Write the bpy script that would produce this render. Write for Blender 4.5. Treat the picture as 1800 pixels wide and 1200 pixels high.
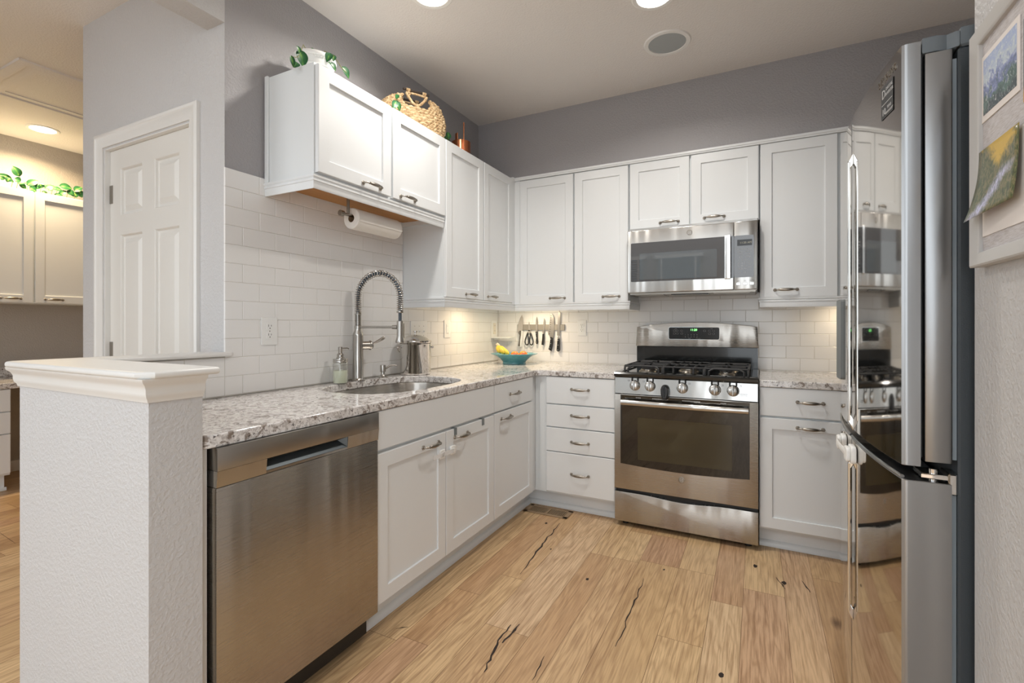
import bpy, bmesh, math, random
from mathutils import Vector, Matrix

for o in list(bpy.data.objects):
    bpy.data.objects.remove(o, do_unlink=True)
SC = bpy.context.scene
COL = SC.collection
R = math.radians
PI = math.pi
random.seed(7)

# ------------------------------------------------------------------ camera
cd = bpy.data.cameras.new('camera')
cam = bpy.data.objects.new('camera', cd)
COL.objects.link(cam)
cam.location = (1.9417, -3.5443, 1.2024)
cam.rotation_euler = (R(90), 0, R(27.0202))
cd.sensor_width = 36.0
cd.sensor_fit = 'HORIZONTAL'
cd.lens = 847.4219 / 1800 * 36
cd.shift_y = (571.78 - 600) / 1800
cd.clip_start = 0.02
SC.camera = cam

# ------------------------------------------------------------------ world, daylight, exposure
SC.view_settings.view_transform = 'Standard'
SC.view_settings.look = 'None'
SC.view_settings.gamma = 1.0
SC.view_settings.use_curve_mapping = False
SC.view_settings.exposure = 0.82
SC.cycles.use_denoising = True
SC.cycles.max_bounces = 10
SC.cycles.diffuse_bounces = 6
SC.cycles.glossy_bounces = 5
SC.cycles.transmission_bounces = 8
SC.cycles.sample_clamp_indirect = 6.0
W = bpy.data.worlds.new('world')
SC.world = W
W.use_nodes = True
bg = W.node_tree.nodes['Background']
bg.inputs[0].default_value = (0.90, 0.955, 1.0, 1)
bg.inputs[1].default_value = 1.5


def area(name, loc, rot, sx, sy, power, col, shape='RECTANGLE', spread=180):
    l = bpy.data.lights.new(name, 'AREA')
    l.shape = shape
    l.size = sx
    if shape in ('RECTANGLE', 'ELLIPSE'):
        l.size_y = sy
    l.energy = power
    l.color = col
    l.spread = R(spread)
    o = bpy.data.objects.new(name, l)
    o.location = loc
    o.rotation_euler = rot
    COL.objects.link(o)
    return o


# walls and ceiling behind the camera left out so open sky lights the rooms


# ------------------------------------------------------------------ materials
def srgb(r, g, b):
    def f(c):
        c /= 255.0
        return c / 12.92 if c <= 0.04045 else ((c + 0.055) / 1.055) ** 2.4
    return (f(r), f(g), f(b), 1.0)


class NT:
    def __init__(self, name):
        self.m = bpy.data.materials.new(name)
        self.m.use_nodes = True
        self.t = self.m.node_tree
        self.p = self.t.nodes['Principled BSDF']

    def n(self, typ, **kw):
        nd = self.t.nodes.new(typ)
        for k, v in kw.items():
            if k.startswith('i_'):
                nd.inputs[int(k[2:])].default_value = v
            else:
                setattr(nd, k, v)
        return nd

    def l(self, a, b):
        self.t.links.new(a, b)

    def math(self, op, a, b=None):
        nd = self.n('ShaderNodeMath', operation=op)
        for i, v in enumerate((a, b)):
            if v is None:
                continue
            if isinstance(v, (int, float)):
                nd.inputs[i].default_value = v
            else:
                self.l(v, nd.inputs[i])
        return nd.outputs[0]

    def ramp(self, fac, stops, interp='LINEAR'):
        nd = self.n('ShaderNodeValToRGB')
        cr = nd.color_ramp
        cr.interpolation = interp
        while len(cr.elements) < len(stops):
            cr.elements.new(0.5)
        for e, (p, c) in zip(cr.elements, stops):
            e.position = p
            e.color = c if len(c) == 4 else (*c, 1)
        self.l(fac, nd.inputs[0])
        return nd.outputs[0]

    def mix(self, fac, a, b, mode='MIX'):
        nd = self.n('ShaderNodeMix', data_type='RGBA', blend_type=mode)
        for i, v in ((0, fac), (6, a), (7, b)):
            if isinstance(v, (int, float)):
                nd.inputs[i].default_value = v
            elif isinstance(v, tuple):
                nd.inputs[i].default_value = v
            else:
                self.l(v, nd.inputs[i])
        return nd.outputs[2]

    def coords(self, scale=(1, 1, 1), rot=(0, 0, 0), loc=(0, 0, 0), src='Object'):
        tc = self.n('ShaderNodeTexCoord')
        mp = self.n('ShaderNodeMapping')
        mp.inputs['Scale'].default_value = scale
        mp.inputs['Rotation'].default_value = rot
        mp.inputs['Location'].default_value = loc
        self.l(tc.outputs[src], mp.inputs[0])
        return mp.outputs[0]

    def noise(self, vec, scale, detail=3.0, rough=0.5, dist=0.0):
        nd = self.n('ShaderNodeTexNoise')
        nd.inputs['Scale'].default_value = scale
        nd.inputs['Detail'].default_value = detail
        nd.inputs['Roughness'].default_value = rough
        nd.inputs['Distortion'].default_value = dist
        if vec is not None:
            self.l(vec, nd.inputs['Vector'])
        return nd.outputs[0]

    def bump(self, h, strength=0.2, dist=0.002):
        nd = self.n('ShaderNodeBump')
        nd.inputs['Strength'].default_value = strength
        nd.inputs['Distance'].default_value = dist
        self.l(h, nd.inputs['Height'])
        self.l(nd.outputs[0], self.p.inputs['Normal'])
        return nd

    def set(self, **kw):
        al = dict(color='Base Color', rough='Roughness', metal='Metallic', spec='Specular IOR Level', coat='Coat Weight',
                  coatr='Coat Roughness', trans='Transmission Weight', ior='IOR', aniso='Anisotropic', emis='Emission Color',
                  emstr='Emission Strength', alpha='Alpha', sss='Subsurface Weight')
        for k, v in kw.items():
            s = self.p.inputs[al[k]]
            if isinstance(v, (int, float, tuple)):
                s.default_value = v
            else:
                self.l(v, s)
        return self


def plain(name, col, rough=0.5, metal=0.0, spec=0.5, coat=0.0, vary=0.03, bumps=None):
    """Procedural base: slight noise in tone and roughness, optional fine bump."""
    t = NT(name)
    v = t.coords()
    nz = t.noise(v, 14, 3)
    c2 = tuple(max(0, min(1, c * (1 - vary))) for c in col[:3]) + (1,)
    t.set(color=t.mix(nz, col, c2), rough=rough, metal=metal, spec=spec, coat=coat)
    if bumps:
        t.bump(t.noise(v, bumps[0], 2), bumps[1], bumps[2] if len(bumps) > 2 else 0.001)
    return t.m


def wallpaint(name, col, strength=0.35):
    t = NT(name)
    v = t.coords()
    n1 = t.noise(v, 95, 3, 0.55)
    h = t.ramp(n1, [(0.42, (0, 0, 0)), (0.62, (1, 1, 1))])
    t.set(color=col, rough=0.48, spec=0.45)
    t.bump(h, strength, 0.003)
    return t.m


def steel(name, col=(0.46, 0.435, 0.40, 1), rough=0.27, aniso=0.85, axis='Z', streak=(2, 2, 260), bump=0.002, wave=0.05):
    t = NT(name)
    v = t.coords(scale=streak)
    nz = t.noise(v, 3, 2)
    t.set(color=col, metal=1.0, rough=t.math('ADD', t.math('MULTIPLY', nz, 0.03), rough - 0.015), aniso=aniso)
    tg = t.n('ShaderNodeTangent', direction_type='RADIAL', axis=axis)
    t.l(tg.outputs[0], t.p.inputs['Tangent'])
    t.p.inputs['Anisotropic Rotation'].default_value = 0.25
    fine = t.bump(nz, bump, 0.0005)
    wv = t.noise(t.coords(scale=(3.2, 3.2, 0.30)), 1.6, 2, 0.5)
    slow = t.n('ShaderNodeBump')
    slow.inputs['Strength'].default_value = 0.35
    slow.inputs['Distance'].default_value = wave
    t.l(wv, slow.inputs['Height'])
    t.l(slow.outputs[0], fine.inputs['Normal'])
    return t.m


M = {}
M['paint_dark'] = wallpaint('grey_wall_paint', srgb(162, 160, 162))
M['paint_light'] = wallpaint('pale_grey_wall_paint', srgb(198, 197, 197))
M['paint_far'] = wallpaint('taupe_wall_paint', srgb(172, 166, 160))
M['ceiling'] = wallpaint('ceiling_paint', srgb(232, 229, 226), 0.25)
M['trim'] = plain('white_trim_paint', srgb(226, 225, 222), 0.32, vary=0.01)
M['door'] = plain('white_door_paint', srgb(222, 220, 215), 0.35, vary=0.01)
M['cab'] = plain('white_cabinet_lacquer', srgb(229, 232, 234), 0.3, vary=0.012)
M['cabin'] = plain('cabinet_side_board', srgb(226, 230, 232), 0.35, vary=0.012)
M['grout'] = plain('tile_grout', srgb(205, 201, 193), 0.8)
M['black'] = plain('black_plastic', (0.012, 0.012, 0.013, 1), 0.35)
M['blackgloss'] = plain('black_enamel', (0.008, 0.009, 0.009, 1), 0.12, coat=0.3)
M['rubber'] = plain('dark_rubber', (0.02, 0.022, 0.024, 1), 0.6)
M['iron'] = plain('cast_iron', (0.022, 0.022, 0.023, 1), 0.5, bumps=(220, 0.3))
M['white'] = plain('white_plastic', srgb(238, 238, 236), 0.35, vary=0.01)
M['offwhite'] = plain('warm_white_plastic', srgb(232, 226, 212), 0.4, vary=0.01)
M['paper'] = plain('paper_towel', srgb(240, 236, 230), 0.95, bumps=(160, 0.5, 0.002))
M['grey'] = plain('grey_plastic', srgb(120, 126, 128), 0.45)
M['speakergrey'] = plain('pale_grey_grille', srgb(168, 174, 176), 0.6)
M['hosegrey'] = plain('dark_hose_braid', srgb(74, 84, 94), 0.4)
M['pocket'] = plain('dark_pocket_steel', (0.10, 0.115, 0.125, 1), 0.35, metal=0.7)
M['hinge'] = plain('hinge_cover_grey', srgb(112, 120, 126), 0.45)
M['gasket'] = plain('fridge_gasket', srgb(150, 162, 170), 0.5)
M['fridgeside'] = plain('fridge_side_paint', srgb(66, 72, 77), 0.42, bumps=(420, 0.5))
M['nickel'] = plain('brushed_nickel', (0.36, 0.33, 0.29, 1), 0.3, metal=1.0)
M['chrome'] = plain('polished_chrome', (0.8, 0.79, 0.77, 1), 0.05, metal=1.0, vary=0.01)
M['mirror_steel'] = plain('polished_steel', (0.70, 0.68, 0.65, 1), 0.07, metal=1.0, vary=0.01)
M['faucet'] = steel('faucet_nickel', (0.50, 0.48, 0.45, 1), 0.24, 0.4, wave=0.0)
M['steel'] = steel('brushed_steel')
M['steel_dark'] = steel('brushed_steel_band', (0.42, 0.405, 0.385, 1), 0.3, 0.5)
M['steel_soft'] = steel('brushed_steel_bright', (0.56, 0.55, 0.53, 1), 0.22, 0.7)
M['fridgefront'] = plain('fridge_door_steel', (0.56, 0.535, 0.50, 1), 0.055, metal=1.0, vary=0.01)
M['fridgeedge'] = steel('fridge_door_edge_steel', (0.37, 0.375, 0.38, 1), 0.30, 0.5)
M['copper'] = plain('copper', (0.62, 0.24, 0.12, 1), 0.22, metal=1.0, vary=0.15)
M['register'] = plain('brown_register_metal', srgb(150, 126, 98), 0.5)
M['hole'] = plain('dark_opening', (0.004, 0.004, 0.004, 1), 0.8)
M['display'] = plain('dark_display', (0.012, 0.010, 0.008, 1), 0.15)
M['legend'] = plain('pale_legend_print', srgb(190, 190, 190), 0.5)
M['legend_dark'] = plain('grey_legend_print', srgb(70, 70, 72), 0.5)
M['knife'] = steel('knife_steel', (0.55, 0.52, 0.48, 1), 0.28, 0.2, wave=0.0)
M['strip'] = plain('magnetic_strip_steel', (0.45, 0.42, 0.37, 1), 0.38, metal=1.0)
M['knifegrey'] = plain('grey_knife_handle', srgb(100, 96, 92), 0.5)


def dark_glass(name, col=(0.02, 0.018, 0.016, 1), spec=0.5, ior=1.6):
    t = NT(name)
    v = t.coords()
    nz = t.noise(v, 3, 2)
    t.set(color=t.mix(nz, col, tuple(c * 1.25 for c in col[:3]) + (1,)), rough=0.03, spec=spec, coat=0.15)
    t.p.inputs['IOR'].default_value = ior
    return t.m


def thin_glass(name):
    t = NT(name)
    tr = t.n('ShaderNodeBsdfTransparent')
    tr.inputs[0].default_value = (0.985, 0.99, 0.985, 1)
    gl = t.n('ShaderNodeBsdfGlossy')
    gl.inputs['Roughness'].default_value = 0.03
    fz = t.n('ShaderNodeLayerWeight')
    fz.inputs['Blend'].default_value = 0.25
    mx = t.n('ShaderNodeMixShader')
    t.l(t.math('ADD', t.math('MULTIPLY', fz.outputs['Facing'], 0.45), 0.04), mx.inputs[0])
    t.l(tr.outputs[0], mx.inputs[1])
    t.l(gl.outputs[0], mx.inputs[2])
    t.l(mx.outputs[0], t.t.nodes['Material Output'].inputs['Surface'])
    return t.m


M['glass'] = thin_glass('clear_glass')
M['ovenglass'] = dark_glass('oven_door_glass', (0.011, 0.009, 0.007, 1))
M['ovenwin'] = dark_glass('oven_window_glass', (0.034, 0.028, 0.013, 1))
M['mwglass'] = dark_glass('microwave_door_glass', (0.036, 0.031, 0.029, 1), ior=1.9)
M['mwwin'] = dark_glass('microwave_window_mesh', (0.055, 0.062, 0.066, 1), ior=2.0)


def emit(name, col, s):
    t = NT(name)
    t.set(color=(0.05, 0.05, 0.05, 1), emis=col, emstr=s, rough=0.4)
    return t.m


M['lamp'] = emit('lamp_diffuser', (1.0, 0.93, 0.82, 1), 9.0)
M['puck'] = emit('puck_diffuser', (1.0, 0.80, 0.52, 1), 4.0)
M['green'] = emit('green_digits', (0.25, 1.0, 0.25, 1), 2.2)
M['amber'] = emit('dim_amber_digits', (0.55, 0.50, 0.36, 1), 0.35)
M['duskpane'] = emit('daylit_pane', (0.45, 0.60, 0.72, 1), 0.55)


def tile_mat():
    t = NT('glazed_white_tile')
    v = t.coords()
    n1 = t.noise(v, 3.0, 2)
    n2 = t.noise(t.coords(scale=(1, 1, 5)), 5.0, 2)
    t.set(color=t.mix(n1, srgb(240, 239, 238), srgb(234, 233, 231)), rough=0.14, spec=0.5)
    t.bump(n2, 0.05, 0.02)
    return t.m


M['tile'] = tile_mat()


def granite():
    t = NT('speckled_granite')
    v = t.coords()
    w1 = t.noise(v, 9, 4, 0.6, 1.2)
    a = t.noise(v, 58, 5, 0.65, 0.5)
    b = t.noise(t.coords(loc=(3.1, 1.7, 0.4)), 95, 4, 0.6, 0.4)
    c = t.noise(t.coords(loc=(7, 3, 2)), 27, 5, 0.68, 0.9)
    base = t.ramp(w1, [(0.3, srgb(196, 190, 186)), (0.5, srgb(228, 225, 223)), (0.7, srgb(208, 204, 202))])
    m1 = t.ramp(a, [(0.50, (0, 0, 0)), (0.58, (1, 1, 1))])
    c1 = t.mix(t.math('MULTIPLY', m1, 0.62), base, srgb(160, 153, 149))
    m2 = t.ramp(c, [(0.55, (0, 0, 0)), (0.60, (1, 1, 1))])
    c2 = t.mix(t.math('MULTIPLY', m2, 0.8), c1, srgb(112, 96, 84))
    m3 = t.ramp(b, [(0.60, (0, 0, 0)), (0.66, (1, 1, 1))])
    c3 = t.mix(t.math('MULTIPLY', m3, 0.85), c2, srgb(66, 58, 56))
    t.set(color=c3, rough=0.07, spec=0.6)
    return t.m


M['granite'] = granite()


def floorwood():
    t = NT('oak_plank_floor')
    at = t.n('ShaderNodeAttribute', attribute_name='seed')
    sd = at.outputs['Fac']
    tc = t.n('ShaderNodeTexCoord')
    off = t.n('ShaderNodeCombineXYZ')
    t.l(t.math('MULTIPLY', sd, 31.0), off.inputs[0])
    t.l(t.math('MULTIPLY', sd, 57.0), off.inputs[1])
    t.l(t.math('MULTIPLY', sd, 13.0), off.inputs[2])
    add = t.n('ShaderNodeVectorMath', operation='ADD')
    t.l(tc.outputs['Object'], add.inputs[0])
    t.l(off.outputs[0], add.inputs[1])

    def mp(s):
        m = t.n('ShaderNodeMapping')
        m.inputs['Scale'].default_value = s
        t.l(add.outputs[0], m.inputs[0])
        return m.outputs[0]
    broad = t.noise(mp((6.5, 0.85, 1)), 1.0, 3, 0.5, 0.5)
    rings = t.math('SINE', t.math('MULTIPLY', broad, 85.0))
    rings = t.math('POWER', t.math('ADD', t.math('MULTIPLY', rings, 0.5), 0.5), 2.2)
    fine = t.noise(mp((150, 5, 1)), 1.0, 4, 0.65)
    tone = t.noise(mp((2.5, 0.5, 1)), 1.0, 2)
    plank = t.ramp(sd, [(0.0, srgb(198, 164, 122)), (0.2, srgb(222, 192, 150)), (0.4, srgb(186, 148, 110)), (0.55, srgb(212, 180, 138)),
                        (0.7, srgb(176, 140, 100)), (0.85, srgb(198, 160, 128)), (1.0, srgb(230, 206, 168))])
    c = t.mix(t.math('MULTIPLY', rings, 0.36), plank, srgb(140, 104, 70))
    c = t.mix(t.ramp(fine, [(0.44, (0, 0, 0)), (0.7, (0.75, 0.75, 0.75))]), c, srgb(128, 90, 58))
    c = t.mix(t.ramp(tone, [(0.35, (0, 0, 0)), (0.7, (0.35, 0.35, 0.35))]), c, srgb(226, 196, 150))
    vo = t.n('ShaderNodeTexVoronoi', feature='F1')
    t.l(mp((3.2, 1.5, 1)), vo.inputs['Vector'])
    vo.inputs['Scale'].default_value = 1.0
    kn = t.ramp(vo.outputs['Distance'], [(0.02, (1, 1, 1)), (0.085, (0, 0, 0))])
    c = t.mix(t.math('MULTIPLY', kn, 0.8), c, srgb(84, 58, 38))
    t.set(color=c, rough=t.math('ADD', t.math('MULTIPLY', fine, 0.15), 0.3), spec=0.4)
    t.bump(t.math('ADD', fine, t.math('MULTIPLY', rings, 0.3)), 0.12, 0.001)
    return t.m


M['floor'] = floorwood()
M['seam'] = plain('dark_plank_seam', srgb(98, 70, 46), 0.8)
M['crack'] = plain('dark_wood_crack', srgb(44, 32, 26), 0.8)


def rawwood(name, a, b):
    t = NT(name)
    v = t.coords(scale=(40, 2.5, 40))
    n = t.noise(v, 1.5, 4, 0.6)
    t.set(color=t.mix(n, a, b), rough=0.5)
    return t.m


M['maple'] = rawwood('maple_cabinet_underside', srgb(206, 152, 88), srgb(168, 112, 58))
M['darkrod'] = rawwood('dark_wood_rod', srgb(70, 58, 50), srgb(48, 40, 36))


def leafmat():
    t = NT('variegated_leaf')
    at = t.n('ShaderNodeAttribute', attribute_name='across')
    v = t.coords()
    nz = t.noise(v, 45, 3)
    f = t.math('ADD', at.outputs['Fac'], t.math('MULTIPLY', t.math('SUBTRACT', nz, 0.45), 1.1))
    c = t.ramp(f, [(0.0, srgb(126, 162, 80)), (0.12, srgb(80, 128, 60)), (0.30, srgb(42, 96, 52)), (1.0, srgb(30, 80, 48))])
    t.set(color=c, rough=0.42, spec=0.35)
    return t.m


M['leaf'] = leafmat()
M['stem'] = plain('plant_stem', srgb(120, 120, 70), 0.6)


def basketmat():
    t = NT('seagrass')
    v = t.coords()
    n = t.noise(v, 60, 4, 0.6)
    c = t.ramp(n, [(0.3, srgb(138, 106, 74)), (0.48, srgb(190, 160, 120)), (0.7, srgb(220, 200, 162))])
    t.set(color=c, rough=0.7)
    t.bump(t.noise(t.coords(scale=(1, 1, 1)), 220, 2), 0.4, 0.002)
    return t.m


M['seagrass'] = basketmat()


def tealmat():
    t = NT('teal_glaze')
    v = t.coords()
    n = t.noise(t.coords(scale=(1, 1, 6)), 30, 4, 0.6)
    c = t.ramp(n, [(0.3, srgb(78, 146, 160)), (0.55, srgb(100, 168, 178)), (0.75, srgb(126, 184, 188))])
    t.set(color=c, rough=0.16, coat=0.4)
    t.bump(t.noise(v, 160, 2), 0.15, 0.001)
    return t.m


M['teal'] = tealmat()


def fruitmat(name, a, b, c):
    t = NT(name)
    n = t.noise(t.coords(), 22, 3, 0.5)
    t.set(color=t.ramp(n, [(0.35, a), (0.5, b), (0.68, c)]), rough=0.45)
    return t.m


M['peach'] = fruitmat('peach_skin', srgb(232, 160, 60), srgb(226, 122, 52), srgb(170, 62, 44))
M['banana'] = fruitmat('banana_skin', srgb(238, 206, 84), srgb(232, 196, 70), srgb(226, 186, 62))
M['bananatip'] = plain('banana_tip', srgb(60, 52, 34), 0.7)
M['wrap'] = plain('stem_wrap', srgb(214, 200, 176), 0.6)
M['soap'] = plain('pale_green_soap', srgb(232, 236, 214), 0.3)
M['lockwhite'] = plain('white_lock_plastic', srgb(240, 240, 238), 0.35)
t_ = NT('clear_strap')
t_.set(color=(0.9, 0.9, 0.9, 1), rough=0.3, alpha=0.55)
M['strap'] = t_.m


def boardmat():
    t = NT('grey_linen_board')
    n = t.noise(t.coords(scale=(1, 6, 60)), 9, 4, 0.6)
    t.set(color=t.ramp(n, [(0.3, srgb(178, 172, 170)), (0.6, srgb(205, 202, 204)), (0.8, srgb(190, 186, 190))]), rough=0.8)
    t.bump(n, 0.4, 0.002)
    return t.m


M['board'] = boardmat()
M['frame'] = plain('silver_grey_frame', srgb(196, 195, 193), 0.4)
M['card'] = plain('white_card', srgb(234, 228, 224), 0.6)


def photo(name, kind):
    t = NT(name)
    tc = t.n('ShaderNodeTexCoord')
    sp = t.n('ShaderNodeSeparateXYZ')
    t.l(tc.outputs['Generated'], sp.inputs[0])
    u, v = sp.outputs[1], sp.outputs[2]
    n = t.noise(tc.outputs['Generated'], 5, 5, 0.62, 0.6)
    n2 = t.noise(t.coords(scale=(1, 9, 4), rot=(R(35), 0, 0), src='Generated'), 3, 5, 0.6, 0.8)
    if kind == 'mountain':
        h = t.math('ADD', v, t.math('MULTIPLY', t.math('SUBTRACT', n, 0.5), 1.1))
        c = t.ramp(h, [(0.10, srgb(72, 84, 88)), (0.30, srgb(96, 124, 116)), (0.42, srgb(120, 130, 170)), (0.55, srgb(150, 164, 206)),
                       (0.68, srgb(206, 218, 226)), (0.85, srgb(176, 192, 226))])
        c = t.mix(t.ramp(n2, [(0.55, (0, 0, 0)), (0.66, (0.7, 0.7, 0.7))]), c, srgb(236, 240, 240))
    elif kind == 'stream':
        c = t.ramp(n2, [(0.32, srgb(58, 66, 48)), (0.48, srgb(96, 104, 66)), (0.58, srgb(140, 126, 96)), (0.7, srgb(104, 112, 58))])
        h = t.math('ADD', t.math('SUBTRACT', v, t.math('ABSOLUTE', t.math('SUBTRACT', u, 0.42))), t.math('MULTIPLY', t.math('SUBTRACT', n, 0.5), 0.8))
        c = t.mix(t.ramp(h, [(0.50, (0, 0, 0)), (0.72, (0.9, 0.9, 0.9))]), c, srgb(222, 184, 76))
        st = t.math('SUBTRACT', t.math('ADD', t.math('MULTIPLY', u, 0.9), t.math('MULTIPLY', n, 0.35)), t.math('SUBTRACT', 0.95, v))
        d = t.math('ABSOLUTE', st)
        low = t.ramp(v, [(0.5, (1, 1, 1)), (0.62, (0, 0, 0))])
        ms = t.ramp(d, [(0.03, (1, 1, 1)), (0.17, (0, 0, 0))])
        ms = t.math('MULTIPLY', t.math('MULTIPLY', ms, low), t.ramp(n2, [(0.35, (0.3, 0.3, 0.3)), (0.6, (1, 1, 1))]))
        c = t.mix(ms, c, srgb(206, 206, 236))
    else:
        c = t.ramp(v, [(0.08, srgb(206, 150, 50)), (0.2, srgb(96, 98, 102)), (0.8, srgb(124, 128, 134))])
    t.set(color=c, rough=0.3)
    return t.m


M['ph_mountain'] = photo('mountain_print', 'mountain')
M['ph_stream'] = photo('stream_print', 'stream')
M['ph_dusk'] = photo('grey_print', 'dusk')


# ------------------------------------------------------------------ mesh builder
def fr(o, u, v):
    """Frame: local x -> u, y -> v, z -> u x v, origin o."""
    u = Vector(u).normalized()
    v = Vector(v).normalized()
    n = u.cross(v)
    m = Matrix.Identity(4)
    for i in range(3):
        m[i][0], m[i][1], m[i][2], m[i][3] = u[i], v[i], n[i], o[i]
    return m


def wmat(o):
    m = o.matrix_basis.copy()
    while o.parent:
        o = o.parent
        m = o.matrix_basis @ m
    return m


class MB:
    def __init__(self):
        self.bm = bmesh.new()
        self.mi = 0
        self._n = 0
        self.bev = False

    def _done(self, M_=None, verts=None):
        if M_ is not None and verts:
            bmesh.ops.transform(self.bm, matrix=M_, verts=list(verts))
        self.bm.faces.ensure_lookup_table()
        for f in self.bm.faces[self._n:]:
            f.material_index = self.mi
        self._n = len(self.bm.faces)

    def _merge(self, tmp, M_=None):
        if M_ is not None:
            bmesh.ops.transform(tmp, matrix=M_, verts=tmp.verts[:])
        vm = {}
        for v in tmp.verts:
            vm[v] = self.bm.verts.new(v.co)
        for f in tmp.faces:
            try:
                self.bm.faces.new([vm[v] for v in f.verts])
            except ValueError:
                pass
        tmp.free()
        self._done()
        return self

    def box(self, x0, x1, y0, y1, z0, z1, b=0, seg=1, M_=None):
        t = bmesh.new()
        bmesh.ops.create_cube(t, size=1)
        for v in t.verts:
            v.co = Vector((x0 if v.co.x < 0 else x1, y0 if v.co.y < 0 else y1, z0 if v.co.z < 0 else z1))
        if x1 < x0 or y1 < y0 or z1 < z0:
            bmesh.ops.recalc_face_normals(t, faces=t.faces[:])
        if b:
            self.bev = True
            bmesh.ops.bevel(t, geom=t.edges[:], offset=b, offset_type='OFFSET', segments=seg, profile=0.5, affect='EDGES', clamp_overlap=True)
        return self._merge(t, M_)

    def prism(self, poly, z0, z1, M_=None, b=0, seg=1):
        t = bmesh.new()
        lo = [t.verts.new((p[0], p[1], z0)) for p in poly]
        hi = [t.verts.new((p[0], p[1], z1)) for p in poly]
        n = len(poly)
        t.faces.new(lo[::-1])
        t.faces.new(hi)
        for i in range(n):
            t.faces.new((lo[i], lo[(i + 1) % n], hi[(i + 1) % n], hi[i]))
        bmesh.ops.recalc_face_normals(t, faces=t.faces[:])
        if b:
            self.bev = True
            es = [e for e in t.edges if abs(e.verts[0].co.z - e.verts[1].co.z) < 1e-7]
            bmesh.ops.bevel(t, geom=es, offset=b, offset_type='OFFSET', segments=seg, profile=0.5, affect='EDGES', clamp_overlap=True)
        return self._merge(t, M_)

    def tube(self, pts, r, n=10, closed=False, flat=None):
        pts = [Vector(p) for p in pts]
        N = len(pts)
        rs = r if isinstance(r, (list, tuple)) else [r] * N
        rings = []
        prev = None
        for i, p in enumerate(pts):
            if closed:
                d = pts[(i + 1) % N] - pts[i - 1]
            else:
                d = pts[min(i + 1, N - 1)] - pts[max(i - 1, 0)]
            d.normalize()
            if prev is None:
                up = Vector((0, 0, 1)) if abs(d.z) < 0.9 else Vector((1, 0, 0))
                a = d.cross(up).normalized()
            else:
                a = (prev - d * prev.dot(d)).normalized()
            prev = a
            b = d.cross(a)
            fl = flat if flat else (1, 1)
            rings.append([self.bm.verts.new(p + (a * math.cos(2 * PI * k / n) * fl[0] + b * math.sin(2 * PI * k / n) * fl[1]) * rs[i]) for k in range(n)])
        for i in range(N if closed else N - 1):
            A, B = rings[i], rings[(i + 1) % N]
            for k in range(n):
                self.bm.faces.new((A[k], A[(k + 1) % n], B[(k + 1) % n], B[k]))
        if not closed:
            self.bm.faces.new(rings[0][::-1])
            self.bm.faces.new(rings[-1])
        self._done()
        return self

    def cyl(self, p0, p1, r0, r1=None, n=24):
        return self.tube([p0, p1], [r0, r0 if r1 is None else r1], n)

    def lathe(self, prof, loc=(0, 0, 0), n=32, M_=None, close=False, sx=1, sy=1):
        t = bmesh.new()
        rings = []
        for (r, z) in prof:
            if r < 1e-6:
                rings.append([t.verts.new((0, 0, z))])
            else:
                rings.append([t.verts.new((r * sx * math.cos(2 * PI * k / n), r * sy * math.sin(2 * PI * k / n), z)) for k in range(n)])
        for A, B in zip(rings[:-1], rings[1:]):
            if len(A) == 1 and len(B) == 1:
                continue
            for k in range(n):
                if len(A) == 1:
                    t.faces.new((A[0], B[(k + 1) % n], B[k]))
                elif len(B) == 1:
                    t.faces.new((A[k], A[(k + 1) % n], B[0]))
                else:
                    t.faces.new((A[k], A[(k + 1) % n], B[(k + 1) % n], B[k]))
        if close:
            if len(rings[0]) > 1:
                t.faces.new(rings[0][::-1])
            if len(rings[-1]) > 1:
                t.faces.new(rings[-1])
        bmesh.ops.recalc_face_normals(t, faces=t.faces[:])
        m = Matrix.Translation(loc)
        if M_ is not None:
            m = M_ @ m
        return self._merge(t, m)

    def sphere(self, c, r, sc=(1, 1, 1), n=16, M_=None):
        prof = [(r * math.sin(PI * i / (n // 2 + 1)), -r * math.cos(PI * i / (n // 2 + 1))) for i in range(n // 2 + 2)]
        prof[0] = (0, -r)
        prof[-1] = (0, r)
        m = Matrix.Translation(c) @ (M_ or Matrix.Identity(4)) @ Matrix.Diagonal((*sc, 1))
        return self.lathe(prof, n=n, M_=m)

    def sweep(self, prof, path, M_=None, closed=False):
        """Profile (out, up) swept along a plan polyline with mitred corners; out is to the right of travel."""
        P = [Vector((p[0], p[1])) for p in path]
        N = len(P)
        t = bmesh.new()
        rings = []
        for i in range(N):
            if closed:
                a, b = (P[i] - P[i - 1]).normalized(), (P[(i + 1) % N] - P[i]).normalized()
            else:
                a = (P[i] - P[i - 1]).normalized() if i else None
                b = (P[i + 1] - P[i]).normalized() if i < N - 1 else None
                a = a or b
                b = b or a
            na, nb = Vector((a.y, -a.x)), Vector((b.y, -b.x))
            m = (na + nb).normalized()
            k = 1 / max(0.2, m.dot(na))
            rings.append([t.verts.new((P[i].x + m.x * k * o, P[i].y + m.y * k * o, u)) for (o, u) in prof])
        n = len(prof)
        for i in range(N if closed else N - 1):
            A, B = rings[i], rings[(i + 1) % N]
            for k in range(n):
                t.faces.new((A[k], A[(k + 1) % n], B[(k + 1) % n], B[k]))
        if not closed:
            t.faces.new(rings[0][::-1])
            t.faces.new(rings[-1])
        bmesh.ops.recalc_face_normals(t, faces=t.faces[:])
        return self._merge(t, M_)

    def quad(self, *ps):
        self.bm.faces.new([self.bm.verts.new(p) for p in ps])
        self._done()
        return self

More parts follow.
